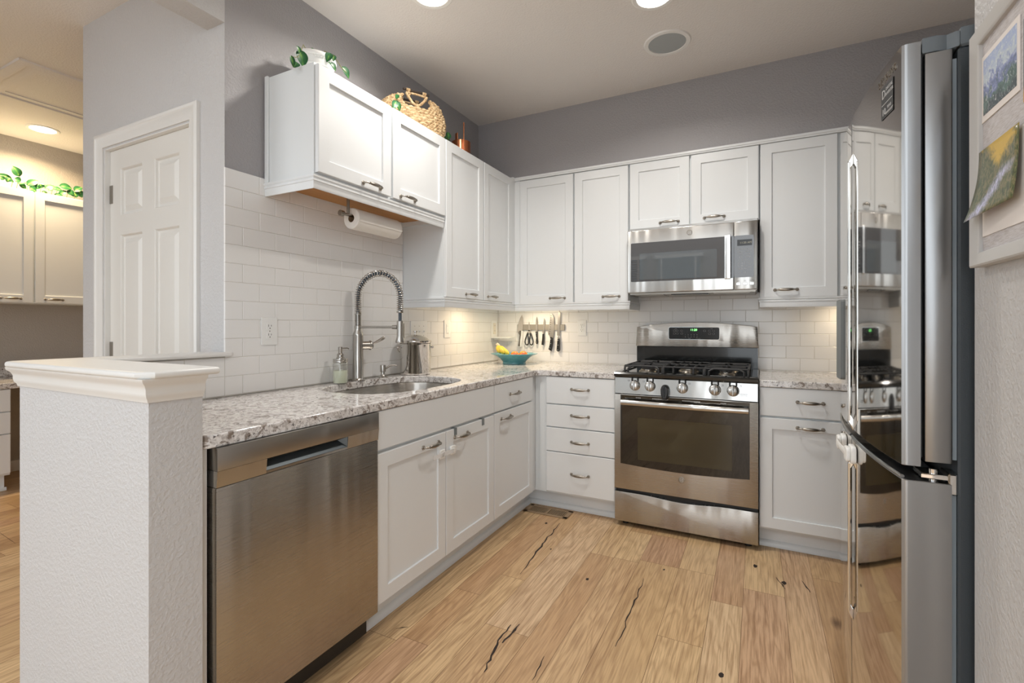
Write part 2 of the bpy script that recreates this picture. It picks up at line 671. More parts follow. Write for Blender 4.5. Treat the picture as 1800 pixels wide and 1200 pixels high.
    def text(self, s, size, M_, ext=0.0004, align='CENTER', sx=1.0):
        cu = bpy.data.curves.new('lettering', 'FONT')
        cu.body = s
        cu.size = size
        cu.extrude = ext
        cu.align_x = align
        cu.align_y = 'CENTER'
        cu.resolution_u = 2
        ob = bpy.data.objects.new('lettering_tmp', cu)
        COL.objects.link(ob)
        dg = bpy.context.evaluated_depsgraph_get()
        me = bpy.data.meshes.new_from_object(ob.evaluated_get(dg))
        t = bmesh.new()
        t.from_mesh(me)
        bpy.data.objects.remove(ob, do_unlink=True)
        bpy.data.curves.remove(cu)
        bpy.data.meshes.remove(me)
        return self._merge(t, M_ @ Matrix.Diagonal((sx, 1, 1, 1)))

    def build(self, name, mat, parent=None, smooth=True, angle=35, label=None, loc=None):
        me = bpy.data.meshes.new(name)
        if parent is not None:
            bmesh.ops.transform(self.bm, matrix=wmat(parent).inverted(), verts=self.bm.verts[:])
        elif loc is not None:
            bmesh.ops.transform(self.bm, matrix=Matrix.Translation(loc).inverted(), verts=self.bm.verts[:])
        self.bm.to_mesh(me)
        self.bm.free()
        for m in (mat if isinstance(mat, (list, tuple)) else [mat]):
            me.materials.append(M[m] if isinstance(m, str) else m)
        if smooth:
            me.polygons.foreach_set('use_smooth', [True] * len(me.polygons))
            me.set_sharp_from_angle(angle=R(angle))
        o = bpy.data.objects.new(name, me)
        COL.objects.link(o)
        if smooth and self.bev and mat not in ('steel', 'steel_soft', 'steel_dark', 'fridgeedge'):
            wn = o.modifiers.new('flat_faces', 'WEIGHTED_NORMAL')
            wn.keep_sharp = True
        if parent is not None:
            o.parent = parent
        elif loc is not None:
            o.location = loc
        if label:
            o['label'] = label
        return o


def tag(o, label, cat, group=None, kind=None):
    o['label'] = label
    o['category'] = cat
    if group:
        o['group'] = group
    if kind:
        o['kind'] = kind
    return o


def thing(name, label, cat, loc=(0, 0, 0), rz=0, group=None):
    o = bpy.data.objects.new(name, None)
    o.empty_display_size = 0.05
    COL.objects.link(o)
    o.location = loc
    o.rotation_euler = (0, 0, rz)
    return tag(o, label, cat, group)


def struct(name, mb, mat, label=None, **kw):
    o = mb.build(name, mat, None, **kw)
    o['kind'] = 'structure'
    if label:
        o['label'] = label
    return o


def dup(root, loc, label, rz=0):
    r = root.copy()
    COL.objects.link(r)
    r.location = loc
    r.rotation_euler = (0, 0, rz)
    r['label'] = label
    for ch in list(root.children):
        c = ch.copy()
        COL.objects.link(c)
        c.parent = r
        for g in ch.children:
            d = g.copy()
            COL.objects.link(d)
            d.parent = c
    return r

# ================================================================== STRUCTURE
H = 2.757
YF = -6.2          # wall behind the camera

# ---- plank floor: one mesh, boards as faces carrying a per-board seed
def make_floor():
    bm = bmesh.new()
    lay = bm.faces.layers.float.new('seed')
    rnd = random.Random(11)
    x = -3.62
    z0 = 0.0
    while x < 4.4:
        w = rnd.choice([0.098, 0.125, 0.125, 0.165, 0.165, 0.19])
        y = YF - 0.1 - rnd.random() * 0.9
        while y < 0.0:
            L = rnd.choice([0.35, 0.6, 0.9, 1.2, 1.5, 1.8]) * (0.85 + 0.3 * rnd.random())
            y1 = min(y + L, 0.02)
            g = 0.0007
            vs = [bm.verts.new(p) for p in ((x + g, y + g, z0), (x + w - g, y + g, z0), (x + w - g, y1 - g, z0), (x + g, y1 - g, z0))]
            f = bm.faces.new(vs)
            f[lay] = rnd.random()
            y = y1
        x += w
    f = bm.faces.new([bm.verts.new(p) for p in ((-3.7, YF - 1, -0.0015), (4.4, YF - 1, -0.0015), (4.4, 0.05, -0.0015), (-3.7, 0.05, -0.0015))])
    f.material_index = 1
    # open checks and knots in the boards
    def crack(pts, w):
        n = len(pts)
        L, Rr = [], []
        for i, (px, py) in enumerate(pts):
            ww = w * (0.25 + 0.75 * math.sin(PI * (i + 0.3) / (n - 0.4))) * (0.6 + 0.8 * rnd.random())
            L.append(bm.verts.new((px - ww, py, 0.0006)))
            Rr.append(bm.verts.new((px + ww, py, 0.0006)))
        for i in range(n - 1):
            q = bm.faces.new((L[i], L[i + 1], Rr[i + 1], Rr[i])[::-1])
            q.material_index = 2
    def jag(x0, y0, x1, y1, n, a):
        return [(x0 + (x1 - x0) * i / n + (rnd.random() - 0.5) * a, y0 + (y1 - y0) * i / n) for i in range(n + 1)]
    crack(jag(0.871, -0.80, 0.884, -1.08, 8, 0.012) + jag(0.886, -1.10, 0.918, -1.45, 10, 0.012), 0.0042)
    crack(jag(1.056, -1.82, 1.062, -1.93, 5, 0.008) + jag(1.067, -1.95, 1.095, -2.10, 7, 0.01), 0.005)
    crack(jag(1.088, -1.80, 1.080, -1.935, 6, 0.006), 0.0045)
    crack(jag(1.462, -1.22, 1.469, -1.76, 16, 0.010), 0.0028)
    crack(jag(1.25, -1.93, 1.262, -2.06, 5, 0.006), 0.0025)
    crack(jag(2.02, -0.92, 2.05, -1.02, 5, 0.01), 0.003)
    crack(jag(2.13, -0.90, 2.15, -1.0, 5, 0.008), 0.003)
    crack(jag(0.66, -2.05, 0.70, -2.02, 3, 0.006), 0.003)
    crack(jag(-2.02, -2.40, -1.70, -2.42, 5, 0.006), 0.02)
    for (kx, ky, kr) in ((1.222, -1.347, 0.011), (0.795, -0.84, 0.011), (1.83, -1.74, 0.013), (2.02, -1.90, 0.012), (1.53, -1.09, 0.007),
                         (0.95, -1.14, 0.006), (0.93, -2.36, 0.007), (1.93, -0.845, 0.014), (2.05, -0.96, 0.014), (1.62, -2.2, 0.010)):
        vs = [bm.verts.new((kx + kr * math.cos(a * PI / 5) * (0.5 + 0.4 * rnd.random()), ky + kr * 1.5 * math.sin(a * PI / 5) * (0.6 + 0.4 * rnd.random()), 0.0006)) for a in range(10)]
        q = bm.faces.new(vs)
        q.material_index = 2
    me = bpy.data.meshes.new('floor')
    bm.to_mesh(me)
    bm.free()
    for k in ('floor', 'seam', 'crack'):
        me.materials.append(M[k])
    o = bpy.data.objects.new('floor', me)
    COL.objects.link(o)
    o['kind'] = 'structure'
    return o


make_floor()
struct('ceiling', MB().box(-3.62, 4.4, -4.3, 0.1, H, H + 0.1), 'ceiling')

# ---- walls
struct('wall_left', MB().box(-0.09, 0.0, -2.322, 0.0, 0, H), 'paint_dark')
struct('wall_back', MB().box(-0.09, 3.2, 0.0, 0.1, 0, H), 'paint_dark')
struct('wall_soffit', MB().box(0.0, 3.1, -0.314, 0.0, 2.302, H), 'paint_dark')
DX0, DX1, DZ = -0.968, -0.245, 2.079
struct('wall_pantry', MB().box(-1.19, DX0, -2.322, -2.21, 0, H).box(DX1, -0.0005, -2.3225, -2.21, 0, H).box(DX0, DX1, -2.322, -2.21, DZ, H)
       .box(-1.19, -1.09, -2.21, 0.0, 0, H), 'paint_light')
struct('wall_far_left', MB().box(-3.62, -3.53, -4.3, 0.1, 0, H), 'paint_far')
struct('wall_daylight_block', MB().box(-3.62, -1.9, -4.3, -4.2, 0, H), 'paint_far')  # unseen wall, added to hold daylight back from the dining room
struct('wall_far_back', MB().box(-3.53, -1.19, 0.0, 0.1, 0, H), 'paint_far')
struct('wall_right', MB().prism([(2.338, -2.232), (3.2, -2.232), (3.2, -2.35), (2.47, -2.35), (2.47, -4.1), (2.338, -4.1)], 0, H), 'paint_light')
struct('wall_alcove', MB().box(3.1, 3.2, -2.232, 0.0, 0, H), 'paint_dark')
struct('wall_header', MB().box(-0.116, 0.0, -4.3, -2.3228, 2.44, H), 'paint_light')
# window wall behind the camera, sides left open to let sky light in
struct('wall_front', MB().box(-1.0, -0.72, YF - 0.1, YF, 0, H).box(-0.72, 1.10, YF - 0.1, YF, 0, 0.8).box(-0.72, 1.10, YF - 0.1, YF, 2.47, H)
       .box(0.12, 0.28, YF - 0.1, YF, 0.8, 2.47).box(1.10, 1.45, YF - 0.1, YF, 0, H), 'paint_light')


def window(n, x0, x1, z0, z1, blind=True, pane=True):
    m = MB()
    t = 0.045
    y0, y1 = YF - 0.08, YF - 0.03
    m.box(x0, x0 + t, y0, y1, z0, z1).box(x1 - t, x1, y0, y1, z0, z1).box(x0, x1, y0, y1, z0, z0 + t).box(x0, x1, y0, y1, z1 - t, z1)
    w = struct('window_%d' % n, m, 'trim')
    if pane:
        MB().box(x0 + t, x1 - t, y0 + 0.01, y0 + 0.02, z0 + t, z1 - t).build('pane', 'duskpane', w)
    if blind:
        b = MB()
        z = z0 + 0.06
        while z < z1 - 0.08:
            b.box(x0 + 0.01, x1 - 0.01, -0.022, 0.022, -0.0012, 0.0012, M_=Matrix.Translation((0, YF + 0.03, z)) @ Matrix.Rotation(R(28), 4, 'X'))
            z += 0.043
        b.box(x0, x1, YF + 0.005, YF + 0.06, z1 - 0.07, z1 - 0.01)
        for q in (0.15, 0.85):
            xx = x0 + (x1 - x0) * q
            b.box(xx - 0.012, xx + 0.012, YF + 0.052, YF + 0.054, z0 + 0.05, z1 - 0.06)
        b.build('blind', 'white', w)
    return w


window(1, 0.28, 1.10, 0.8, 2.47)
window(2, -0.72, 0.12, 0.8, 2.47)

# ---- pony wall between kitchen and dining room, with its moulded cap
PW = [(-0.068, -2.322), (0.0, -2.322), (0.0, -2.79), (0.65, -2.79), (0.65, -2.915), (-0.068, -2.915)]
struct('wall_pony', MB().prism(PW, 0, 1.076), 'paint_light')
m = MB()
cap = [(-0.10, -2.3225), (-0.10, -2.945 + 0.02), (-0.08, -2.945), (0.65, -2.945), (0.684, -2.918), (0.684, -2.765), (0.664, -2.758), (0.03, -2.758), (0.03, -2.31), (0.016, -2.297), (0.0005, -2.297), (0.0005, -2.3225)]
m.prism(cap, 1.076, 1.094, b=0.007, seg=3)
crown = [(0, 1.018), (0.004, 1.018), (0.006, 1.026), (0.010, 1.031), (0.012, 1.040), (0.012, 1.050), (0.016, 1.060), (0.024, 1.068), (0.026, 1.0765), (0, 1.0765)]
m.sweep(crown, [(-0.068, -2.3225), (-0.068, -2.915), (0.65, -2.915), (0.65, -2.79)])
struct('trim_1', m, 'trim')
# white filler strip between pony wall and dishwasher
struct('trim_2', MB().box(0.05, 0.628, -2.789, -2.766, 0.0, 0.874), 'trim')

# ---- pantry door with casing
dm = MB()
PX = ((-0.866, -0.668), (-0.562, -0.364))
PZ = ((0.22, 0.88), (1.00, 1.650), (1.748, 1.978))
xs = (DX0 + 0.004, PX[0][0], PX[0][1], PX[1][0], PX[1][1], DX1 - 0.004)
for k in (0, 2, 4):
    dm.box(xs[k], xs[k + 1], -2.300, -2.268, 0.008, DZ - 0.004)
for k in (1, 3):
    for z0, z1 in ((0.008, PZ[0][0]), (PZ[0][1], PZ[1][0]), (PZ[1][1], PZ[2][0]), (PZ[2][1], DZ - 0.004)):
        dm.box(xs[k], xs[k + 1], -2.300, -2.268, z0, z1)
door = struct('door_1', dm, 'door')


def raised_panel(x0, x1, z0, z1, parent):
    """Moulded panel sunk between stiles and rails, with a raised field."""
    p = MB()
    F = fr((0, -2.300, 0), (1, 0, 0), (0, 0, 1))
    t = bmesh.new()
    rings = []
    for ins, d in ((0, 0.0), (0.003, -0.003), (0.007, -0.0125), (0.013, -0.014), (0.019, -0.014), (0.042, -0.003), (0.045, -0.0026)):
        rings.append([t.verts.new(c) for c in ((x0 + ins, z0 + ins, d), (x1 - ins, z0 + ins, d), (x1 - ins, z1 - ins, d), (x0 + ins, z1 - ins, d))])
    for A, B in zip(rings[:-1], rings[1:]):
        for k in range(4):
            t.faces.new((A[k], A[(k + 1) % 4], B[(k + 1) % 4], B[k]))
    t.faces.new(rings[-1])
    p._merge(t, F)
    return p.build('door_panel', 'door', parent, angle=15)


for (x0, x1) in PX:
    for (z0, z1) in PZ:
        raised_panel(x0, x1, z0, z1, door)
for z in (1.858, 1.075, 0.25):
    h = MB()
    h.box(DX0 - 0.004, DX0 + 0.030, -2.3035, -2.3005, z - 0.045, z + 0.045)
    for k in range(5):
        h.cyl((DX0 - 0.006, -2.3105, z - 0.045 + k * 0.0182), (DX0 - 0.006, -2.3105, z - 0.045 + k * 0.0182 + 0.0168), 0.0075, n=12)
    h.build('hinge', 'nickel', door)
cas = [(0, 0.0), (0, 0.014), (0.006, 0.018), (0.016, 0.018), (0.022, 0.013), (0.050, 0.010), (0.058, 0.007), (0.066, 0.006), (0.066, 0.0)]
cw_ = MB()
cw_.sweep([(0.075 - c[0], c[1]) for c in cas], [(DX1, 0.0), (DX1, DZ), (DX0, DZ), (DX0, 0.0)], M_=fr((0, -2.3222, 0), (1, 0, 0), (0, 0, 1)))
struct('trim_3', cw_, 'trim')
jm = MB()
jm.box(DX0 - 0.001, DX0 + 0.004, -2.3222, -2.262, 0, DZ).box(DX1 - 0.004, DX1 + 0.001, -2.3222, -2.262, 0, DZ).box(DX0, DX1, -2.3222, -2.262, DZ - 0.003, DZ + 0.001)
struct('trim_4', jm, 'trim')

# ---- baseboards
struct('baseboard_far_left', MB().box(-3.53, -3.515, -4.3, -0.0, 0, 0.09, b=0.004), 'trim')
struct('baseboard_right', MB().box(2.323, 2.338, -4.1, -2.36, 0, 0.09, b=0.004), 'trim')

# ---- attic hatch in the dining room ceiling
m = MB()
hx0, hx1, hy0, hy1 = -2.56, -1.93, -2.30, -1.35
prof = [(0, H), (0, H - 0.014), (0.02, H - 0.018), (0.05, H - 0.01), (0.055, H)]
m.sweep(prof, [(hx0, hy0), (hx1, hy0), (hx1, hy1), (hx0, hy1)], closed=True)
m.sweep([(-0.07, H), (-0.07, H - 0.010), (-0.012, H - 0.006), (0, H - 0.002), (0, H)], [(hx0, hy0), (hx1, hy0), (hx1, hy1), (hx0, hy1)], closed=True)
hat = thing('attic_hatch', 'white moulded attic hatch in the ceiling left of the pantry wall', 'hatch', ((hx0 + hx1) / 2, (hy0 + hy1) / 2, H))
m.build('hatch_frame', 'ceiling', hat)
MB().box(hx0 + 0.01, hx1 - 0.01, hy0 + 0.01, hy1 - 0.01, H - 0.004, H - 0.0005).box(hx0 + 0.09, hx0 + 0.093, hy0, hy1, H - 0.0045, H - 0.001).build('hatch_panel', 'ceiling', hat)

# ---- recessed ceiling lights
def can(x, y, label, power, col, grp='recessed ceiling lights'):
    t = thing('ceiling_light', label, 'ceiling light', (x, y, H), group=None)
    MB().lathe([(0.078, -0.001), (0.080, -0.006), (0.098, -0.007), (0.104, -0.003), (0.104, -0.0003)], (x, y, H), 40).build('trim_ring', 'white', t)
    MB().lathe([(0, -0.003), (0.080, -0.003)], (x, y, H), 40).build('diffuser', 'lamp', t)
    l = area('can_beam', (x, y, H - 0.012), (0, 0, 0), 0.14, 0.14, power, col, 'DISK', 150)
    return t


can(0.575, -1.70, 'round white recessed light over the sink run', 6.2, (1.0, 0.95, 0.88))
can(1.505, -1.215, 'round white recessed light beside the ceiling speaker', 6.2, (1.0, 0.95, 0.88))
can(-3.105, -1.83, 'round recessed light glowing above the dining cabinets', 14, (1.0, 0.74, 0.42))

spk = thing('ceiling_speaker', 'round grey grille speaker set flush in the kitchen ceiling', 'speaker', (1.497, -0.793, H))
MB().lathe([(0.098, -0.001), (0.100, -0.007), (0.120, -0.007), (0.125, -0.0003)], (1.497, -0.793, H), 48).build('rim', 'white', spk)
MB().lathe([(0, -0.0045), (0.06, -0.0045), (0.099, -0.003)], (1.497, -0.793, H), 48).build('grille', 'speakergrey', spk)

# ---- tiled splashbacks: running-bond bevelled tiles
TW, TH, TT = 0.1543, 0.0777, 0.008
def tiles(mb, u0, u1, z0, z1, phase0, zt, put, rnd):
    """Fill u0..u1, z0..z1; rows counted down from zt; even rows have a joint at phase0."""
    r = 0
    z = zt
    while z > z0 + 0.002:
        a, b = max(z - TH, z0), min(z, z1)
        if b - a > 0.006:
            ph = phase0 + (TW / 2 if r % 2 else 0)
            k = math.floor((u0 - ph) / TW)
            u = ph + k * TW
            while u < u1:
                p, q = max(u, u0), min(u + TW, u1)
                if q - p > 0.004:
                    put(mb, p + 0.0007, q - 0.0007, a + 0.0007, b - 0.0007, (rnd.random() - 0.5) * 0.00016, (rnd.random() - 0.5) * 0.00016)
                u += TW
        z -= TH
        r += 1


def tile_face(F):
    def put(mb, u0, u1, v0, v1, ta, tb):
        t = bmesh.new()
        c = 0.0016
        rings = []
        for ins, d in ((0, 0), (0, TT - c), (c * 0.45, TT - c * 0.4), (c, TT)):
            s = [(u0 + ins, v0 + ins), (u1 - ins, v0 + ins), (u1 - ins, v1 - ins), (u0 + ins, v1 - ins)]
            rings.append([t.verts.new((x, y, d + (0 if ins < c else ta * (1 if x > (u0 + u1) / 2 else -1) + tb * (1 if y > (v0 + v1) / 2 else -1)))) for x, y in s])
        for A, B in zip(rings[:-1], rings[1:]):
            for k in range(4):
                t.faces.new((A[k], A[(k + 1) % 4], B[(k + 1) % 4], B[k]))
        t.faces.new(rings[-1])
        mb._merge(t, F)
    return put


rnd = random.Random(3)
FL = fr((0.002, 0, 0), (0, 1, 0), (0, 0, 1))       # u=y, v=z, n=+x
FB = fr((0, -0.002, 0), (1, 0, 0), (0, 0, 1))      # u=x, v=z, n=-y
m = MB()
put = tile_face(FL)
tiles(m, -2.328, -1.222, 0.9115, 1.848, -2.328, 1.848, put, rnd)
tiles(m, -1.222, -0.010, 0.9115, 1.36, -2.328, 1.848, put, rnd)
tiles(m, -2.788, -2.328, 0.9115, 1.074, -2.328, 1.848, put, rnd)
m.mi = 1
m.box(0.0003, 0.0085, -2.326, -0.002, 0.912, 1.36).box(0.0003, 0.0085, -2.326, -1.23, 1.36, 1.846).box(0.0003, 0.0085, -2.788, -2.326, 0.912, 1.073)
tl = m.build('tile_splashback', ['tile', 'grout'], smooth=False)
tag(tl, 'white glazed subway tile splashback behind the sink and faucet', 'backsplash')
m = MB()
put = tile_face(FB)
tiles(m, 0.010, 3.095, 0.80, 1.42, 0.713, 1.848, put, rnd)
m.mi = 1
m.box(0.003, 3.097, -0.0085, -0.0003, 0.80, 1.42)
tb = m.build('tile_splashback', ['tile', 'grout'], smooth=False)
tag(tb, 'white glazed subway tile splashback behind the gas range', 'backsplash')

# ================================================================== CABINETS
_pull = {}
def pull_mesh(w):
    """Bar pull: local x along the bar, local -y away from the face, origin on the face."""
    if w in _pull:
        return _pull[w]
    b = MB()
    h = w / 2 - 0.008
    for s in (-1, 1):
        b.lathe([(0.0, 0.004), (0.006, 0.005), (0.0085, 0.003), (0.0095, 0.0)], M_=Matrix.Translation((s * h, 0, 0)) @ Matrix.Rotation(R(90), 4, 'X'), n=16)
        for k in range(6):
            a = k * PI / 3
            b.sphere((s * h + 0.0068 * math.cos(a), -0.003, 0.0068 * math.sin(a)), 0.0034, n=8)
        b.tube([(s * h, -0.002, 0), (s * h, -0.014, 0), (s * (h - 0.006), -0.022, 0), (s * (h - 0.018), -0.025, 0)], [0.0042, 0.0036, 0.0034, 0.0036], 10)
    n = 12
    pts, rr = [], []
    for i in range(n + 1):
        x = -1 + 2 * i / n
        pts.append((x * (h - 0.017), -0.0255 - 0.003 * (1 - x * x), 0))
        rr.append(0.0038 + 0.0045 * (1 - abs(x) ** 3))
    b.tube(pts, rr, 12, flat=(0.7, 1.05))
    for s in (-1, 1):
        b.tube([(s * (h - 0.020), -0.0255, 0), (s * (h - 0.017), -0.0255, 0)], [0.0058, 0.0058], 12)
    me = bpy.data.meshes.new('handle')
    b.bm.to_mesh(me)
    b.bm.free()
    me.materials.append(M['nickel'])
    me.polygons.foreach_set('use_smooth', [True] * len(me.polygons))
    me.set_sharp_from_angle(angle=R(50))
    _pull[w] = me
    return me


def handle(parent, pos, facing, w=0.128):
    o = bpy.data.objects.new('handle', pull_mesh(w))
    COL.objects.link(o)
    rz = {'-y': 0, '+x': R(90)}[facing]
    o.parent = parent
    o.matrix_basis = wmat(parent).inverted() @ Matrix.Translation(pos) @ Matrix.Rotation(rz, 4, 'Z')
    return o


def face_frame(facing, plane):
    # local u along the run, v up, n towards the room; origin on the plane
    if facing == '+x':
        return fr((plane, 0, 0), (0, 1, 0), (0, 0, 1))
    return fr((0, plane, 0), (1, 0, 0), (0, 0, 1))


def shaker(parent, facing, plane, u0, u1, z0, z1, name='door', th=0.02, stile=0.057, flat=False, mat='cab'):
    """Shaker door (frame with recessed panel and small inner bevel); plane is the BACK of the slab."""
    F = face_frame(facing, plane)
    t = bmesh.new()
    e = 0.002
    rings = []
    seq = [(0, 0), (0, th - e), (e, th)]
    if not flat:
        seq += [(stile, th), (stile + 0.0015, th - 0.002), (stile + 0.0015, th - 0.0085)]
    for ins, d in seq:
        rings.append([t.verts.new(c) for c in ((u0 + ins, z0 + ins, d), (u1 - ins, z0 + ins, d), (u1 - ins, z1 - ins, d), (u0 + ins, z1 - ins, d))])
    t.faces.new(rings[0][::-1])
    for A, B in zip(rings[:-1], rings[1:]):
        for k in range(4):
            t.faces.new((A[k], A[(k + 1) % 4], B[(k + 1) % 4], B[k]))
    t.faces.new(rings[-1])
    b = MB()
    b._merge(t, F)
    return b.build(name, mat, parent, smooth=False)


RAIL = [(0, 1.310), (0.004, 1.310), (0.006, 1.316), (0.006, 1.340), (0.010, 1.342), (0.010, 1.350), (0.006, 1.352), (0.012, 1.358), (0.012, 1.366), (0, 1.366)]
RAIL_S = [(a - 0.006, b + 0.459) for a, b in RAIL]
RAIL = [(a - 0.006, b) for a, b in RAIL]

# ---- left wall: short two-door cabinet over the sink
c = thing('wall_cabinet', 'short white two-door wall cabinet over the sink, plant and basket on top', 'cabinet', (0.15, -1.68, 1.83))
b = MB()
b.box(0.003, 0.305, -2.140, -2.124, 1.80, 2.293).box(0.003, 0.305, -1.236, -1.222, 1.80, 2.293).box(0.003, 0.300, -2.124, -1.236, 2.275, 2.291)
b.box(0.285, 0.305, -2.124, -1.236, 1.826, 2.293).box(0.003, 0.018, -2.124, -1.236, 1.835, 2.291)
b.box(0.0105, 0.030, -2.152, -2.140, 1.80, 2.295, b=0.002)
b.build('carcass', 'cabin', c)
MB().box(0.018, 0.285, -2.124, -1.236, 1.826, 1.836).build('bottom_panel', 'maple', c, label='natural maple underside panel')
MB().sweep(RAIL_S, [(0.0105, -2.150), (0.315, -2.150), (0.315, -1.226)]).build('light_rail', 'cab', c)
d1 = shaker(c, '+x', 0.306, -2.134, -1.690, 1.838, 2.286)
d2 = shaker(c, '+x', 0.306, -1.676, -1.226, 1.838, 2.286)
handle(d1, (0.326, -1.826, 1.858), '+x')
handle(d2, (0.326, -1.565, 1.858), '+x')

# ---- left wall: tall two-door cabinet by the corner
c = thing('wall_cabinet', 'tall white two-door wall cabinet in the corner left of the knife strip', 'cabinet', (0.15, -0.62, 1.365))
b = MB()
b.box(0.003, 0.305, -1.221, -0.003, 1.3665, 2.293)
b.build('carcass', 'cabin', c)
MB().sweep(RAIL, [(0.0105, -1.226), (0.320, -1.226), (0.320, -0.320)]).build('light_rail', 'cab', c)
d1 = shaker(c, '+x', 0.306, -1.218, -0.789, 1.370, 2.286)
d2 = shaker(c, '+x', 0.306, -0.779, -0.366, 1.370, 2.286)
handle(d1, (0.326, -0.950, 1.397), '+x')
handle(d2, (0.326, -0.678, 1.397), '+x')
pk = thing('under_cabinet_light', 'small warm puck light glowing under the corner cabinet', 'light', (0.22, -0.63, 1.366))
MB().lathe([(0.032, 0), (0.034, -0.006), (0.030, -0.009)], (0.22, -0.63, 1.366), 24).build('housing', 'white', pk)
MB().lathe([(0, -0.008), (0.0305, -0.008)], (0.22, -0.63, 1.366), 24).build('diffuser', 'puck', pk)
area('puck_beam', (0.22, -0.63, 1.355), (0, 0, 0), 0.06, 0.06, 0.85, (1.0, 0.78, 0.50), 'DISK', 170)

# ---- back wall: two-door cabinet left of the microwave
c = thing('wall_cabinet', 'tall white two-door wall cabinet above the knife strip', 'cabinet', (0.75, -0.15, 1.365))
MB().box(0.3075, 1.171, -0.305, -0.003, 1.3665, 2.2985).build('carcass', 'cabin', c)
MB().sweep(RAIL, [(0.321, -0.319), (1.178, -0.319), (1.178, -0.0105)]).build('light_rail', 'cab', c)
d1 = shaker(c, '-y', -0.306, 0.366, 0.782, 1.364, 2.272)
d2 = shaker(c, '-y', -0.306, 0.793, 1.170, 1.364, 2.272)
handle(d1, (0.664, -0.326, 1.398), '-y')
handle(d2, (1.054, -0.326, 1.399), '-y')
area('puck_beam', (0.42, -0.235, 1.355), (0, 0, 0), 0.06, 0.06, 0.95, (1.0, 0.80, 0.54), 'DISK', 170)
pk = thing('under_cabinet_light', 'small warm puck light under the cabinet over the knives', 'light', (0.42, -0.235, 1.366))
MB().lathe([(0.032, 0), (0.034, -0.006), (0.030, -0.009)], (0.42, -0.235, 1.366), 24).build('housing', 'white', pk)
MB().lathe([(0, -0.008), (0.0305, -0.008)], (0.42, -0.235, 1.366), 24).build('diffuser', 'puck', pk)

# ---- back wall: two short doors over the microwave
c = thing('wall_cabinet', 'short white two-door wall cabinet directly above the microwave', 'cabinet', (1.56, -0.15, 1.83))
MB().box(1.174, 1.950, -0.305, -0.003, 1.834, 2.2985).build('carcass', 'cabin', c)
d1 = shaker(c, '-y', -0.306, 1.182, 1.556, 1.838, 2.274)
d2 = shaker(c, '-y', -0.306, 1.567, 1.945, 1.838, 2.274)
handle(d1, (1.434, -0.326, 1.866), '-y')
handle(d2, (1.701, -0.326, 1.871), '-y')

# ---- back wall: single door right of the microwave
c = thing('wall_cabinet', 'tall white single-door wall cabinet between microwave and refrigerator', 'cabinet', (2.2, -0.15, 1.365))
b = MB()
b.box(1.953, 3.095, -0.305, -0.003, 1.3665, 2.2985).box(2.352, 3.095, -0.322, -0.305, 1.37, 2.274)
b.build('carcass', 'cabin', c)
MB().sweep(RAIL, [(1.951, -0.0105), (1.951, -0.319), (3.09, -0.319)]).build('light_rail', 'cab', c)
d1 = shaker(c, '-y', -0.306, 1.957, 2.338, 1.366, 2.274)
handle(d1, (2.087, -0.326, 1.410), '-y')
area('puck_beam', (2.42, -0.16, 1.355), (0, 0, 0), 0.055, 0.055, 0.5, (1.0, 0.80, 0.54), 'DISK', 170)

# crown strip along the back cabinets
m = MB()
m.sweep([(0, 2.276), (0.006, 2.277), (0.008, 2.284), (0.012, 2.287), (0.012, 2.299), (0, 2.299)], [(0.320, -0.3265), (3.095, -0.3265)])
m.box(0.3055, 0.330, -0.366, -0.3265, 2.276, 2.299)
m.box(0.3055, 0.322, -0.364, -0.306, 1.366, 2.278).box(0.3078, 0.364, -0.322, -0.306, 1.366, 2.278)
struct('trim_5', m, 'cab')

# ---- base cabinets, sink run
BD = 0.626
c = thing('base_cabinet', 'white sink base cabinet with false front and two doors, plastic lock across them', 'cabinet', (0.33, -1.68, 0))
MB().box(0.02, BD, -2.140, -1.2205, 0.115, 0.120).box(0.02, BD, -2.140, -2.124, 0.115, 0.874).box(0.02, BD, -1.236, -1.2205, 0.115, 0.874).box(0.02, 0.03, -2.124, -1.236, 0.12, 0.6).box(BD - 0.018, BD, -2.124, -1.236, 0.12, 0.874).build('carcass', 'cabin', c)
MB().box(0.02, 0.555, -2.140, -1.2205, 0.0, 0.115).build('toe_kick', 'cab', c)
shaker(c, '+x', BD + 0.001, -2.136, -1.2225, 0.722, 0.873, 'false_front', flat=True)
d1 = shaker(c, '+x', BD + 0.001, -2.136, -1.684, 0.128, 0.708)
d2 = shaker(c, '+x', BD + 0.001, -1.679, -1.2225, 0.128, 0.708)
handle(d1, (0.647, -1.800, 0.672), '+x')
handle(d2, (0.647, -1.556, 0.668), '+x')

c = thing('base_cabinet', 'narrow white base cabinet, one drawer over one door, beside the inside corner', 'cabinet', (0.33, -0.93, 0))
MB().box(0.02, BD, -1.219, -0.645, 0.115, 0.874).build('carcass', 'cabin', c)
MB().box(0.02, 0.555, -1.219, -0.645, 0.0, 0.115).build('toe_kick', 'cab', c)
d = shaker(c, '+x', BD + 0.001, -1.2175, -0.708, 0.722, 0.873, 'drawer', flat=True)
handle(d, (0.647, -0.975, 0.800), '+x')
d = shaker(c, '+x', BD + 0.001, -1.2175, -0.706, 0.128, 0.712)
handle(d, (0.647, -1.085, 0.674), '+x')

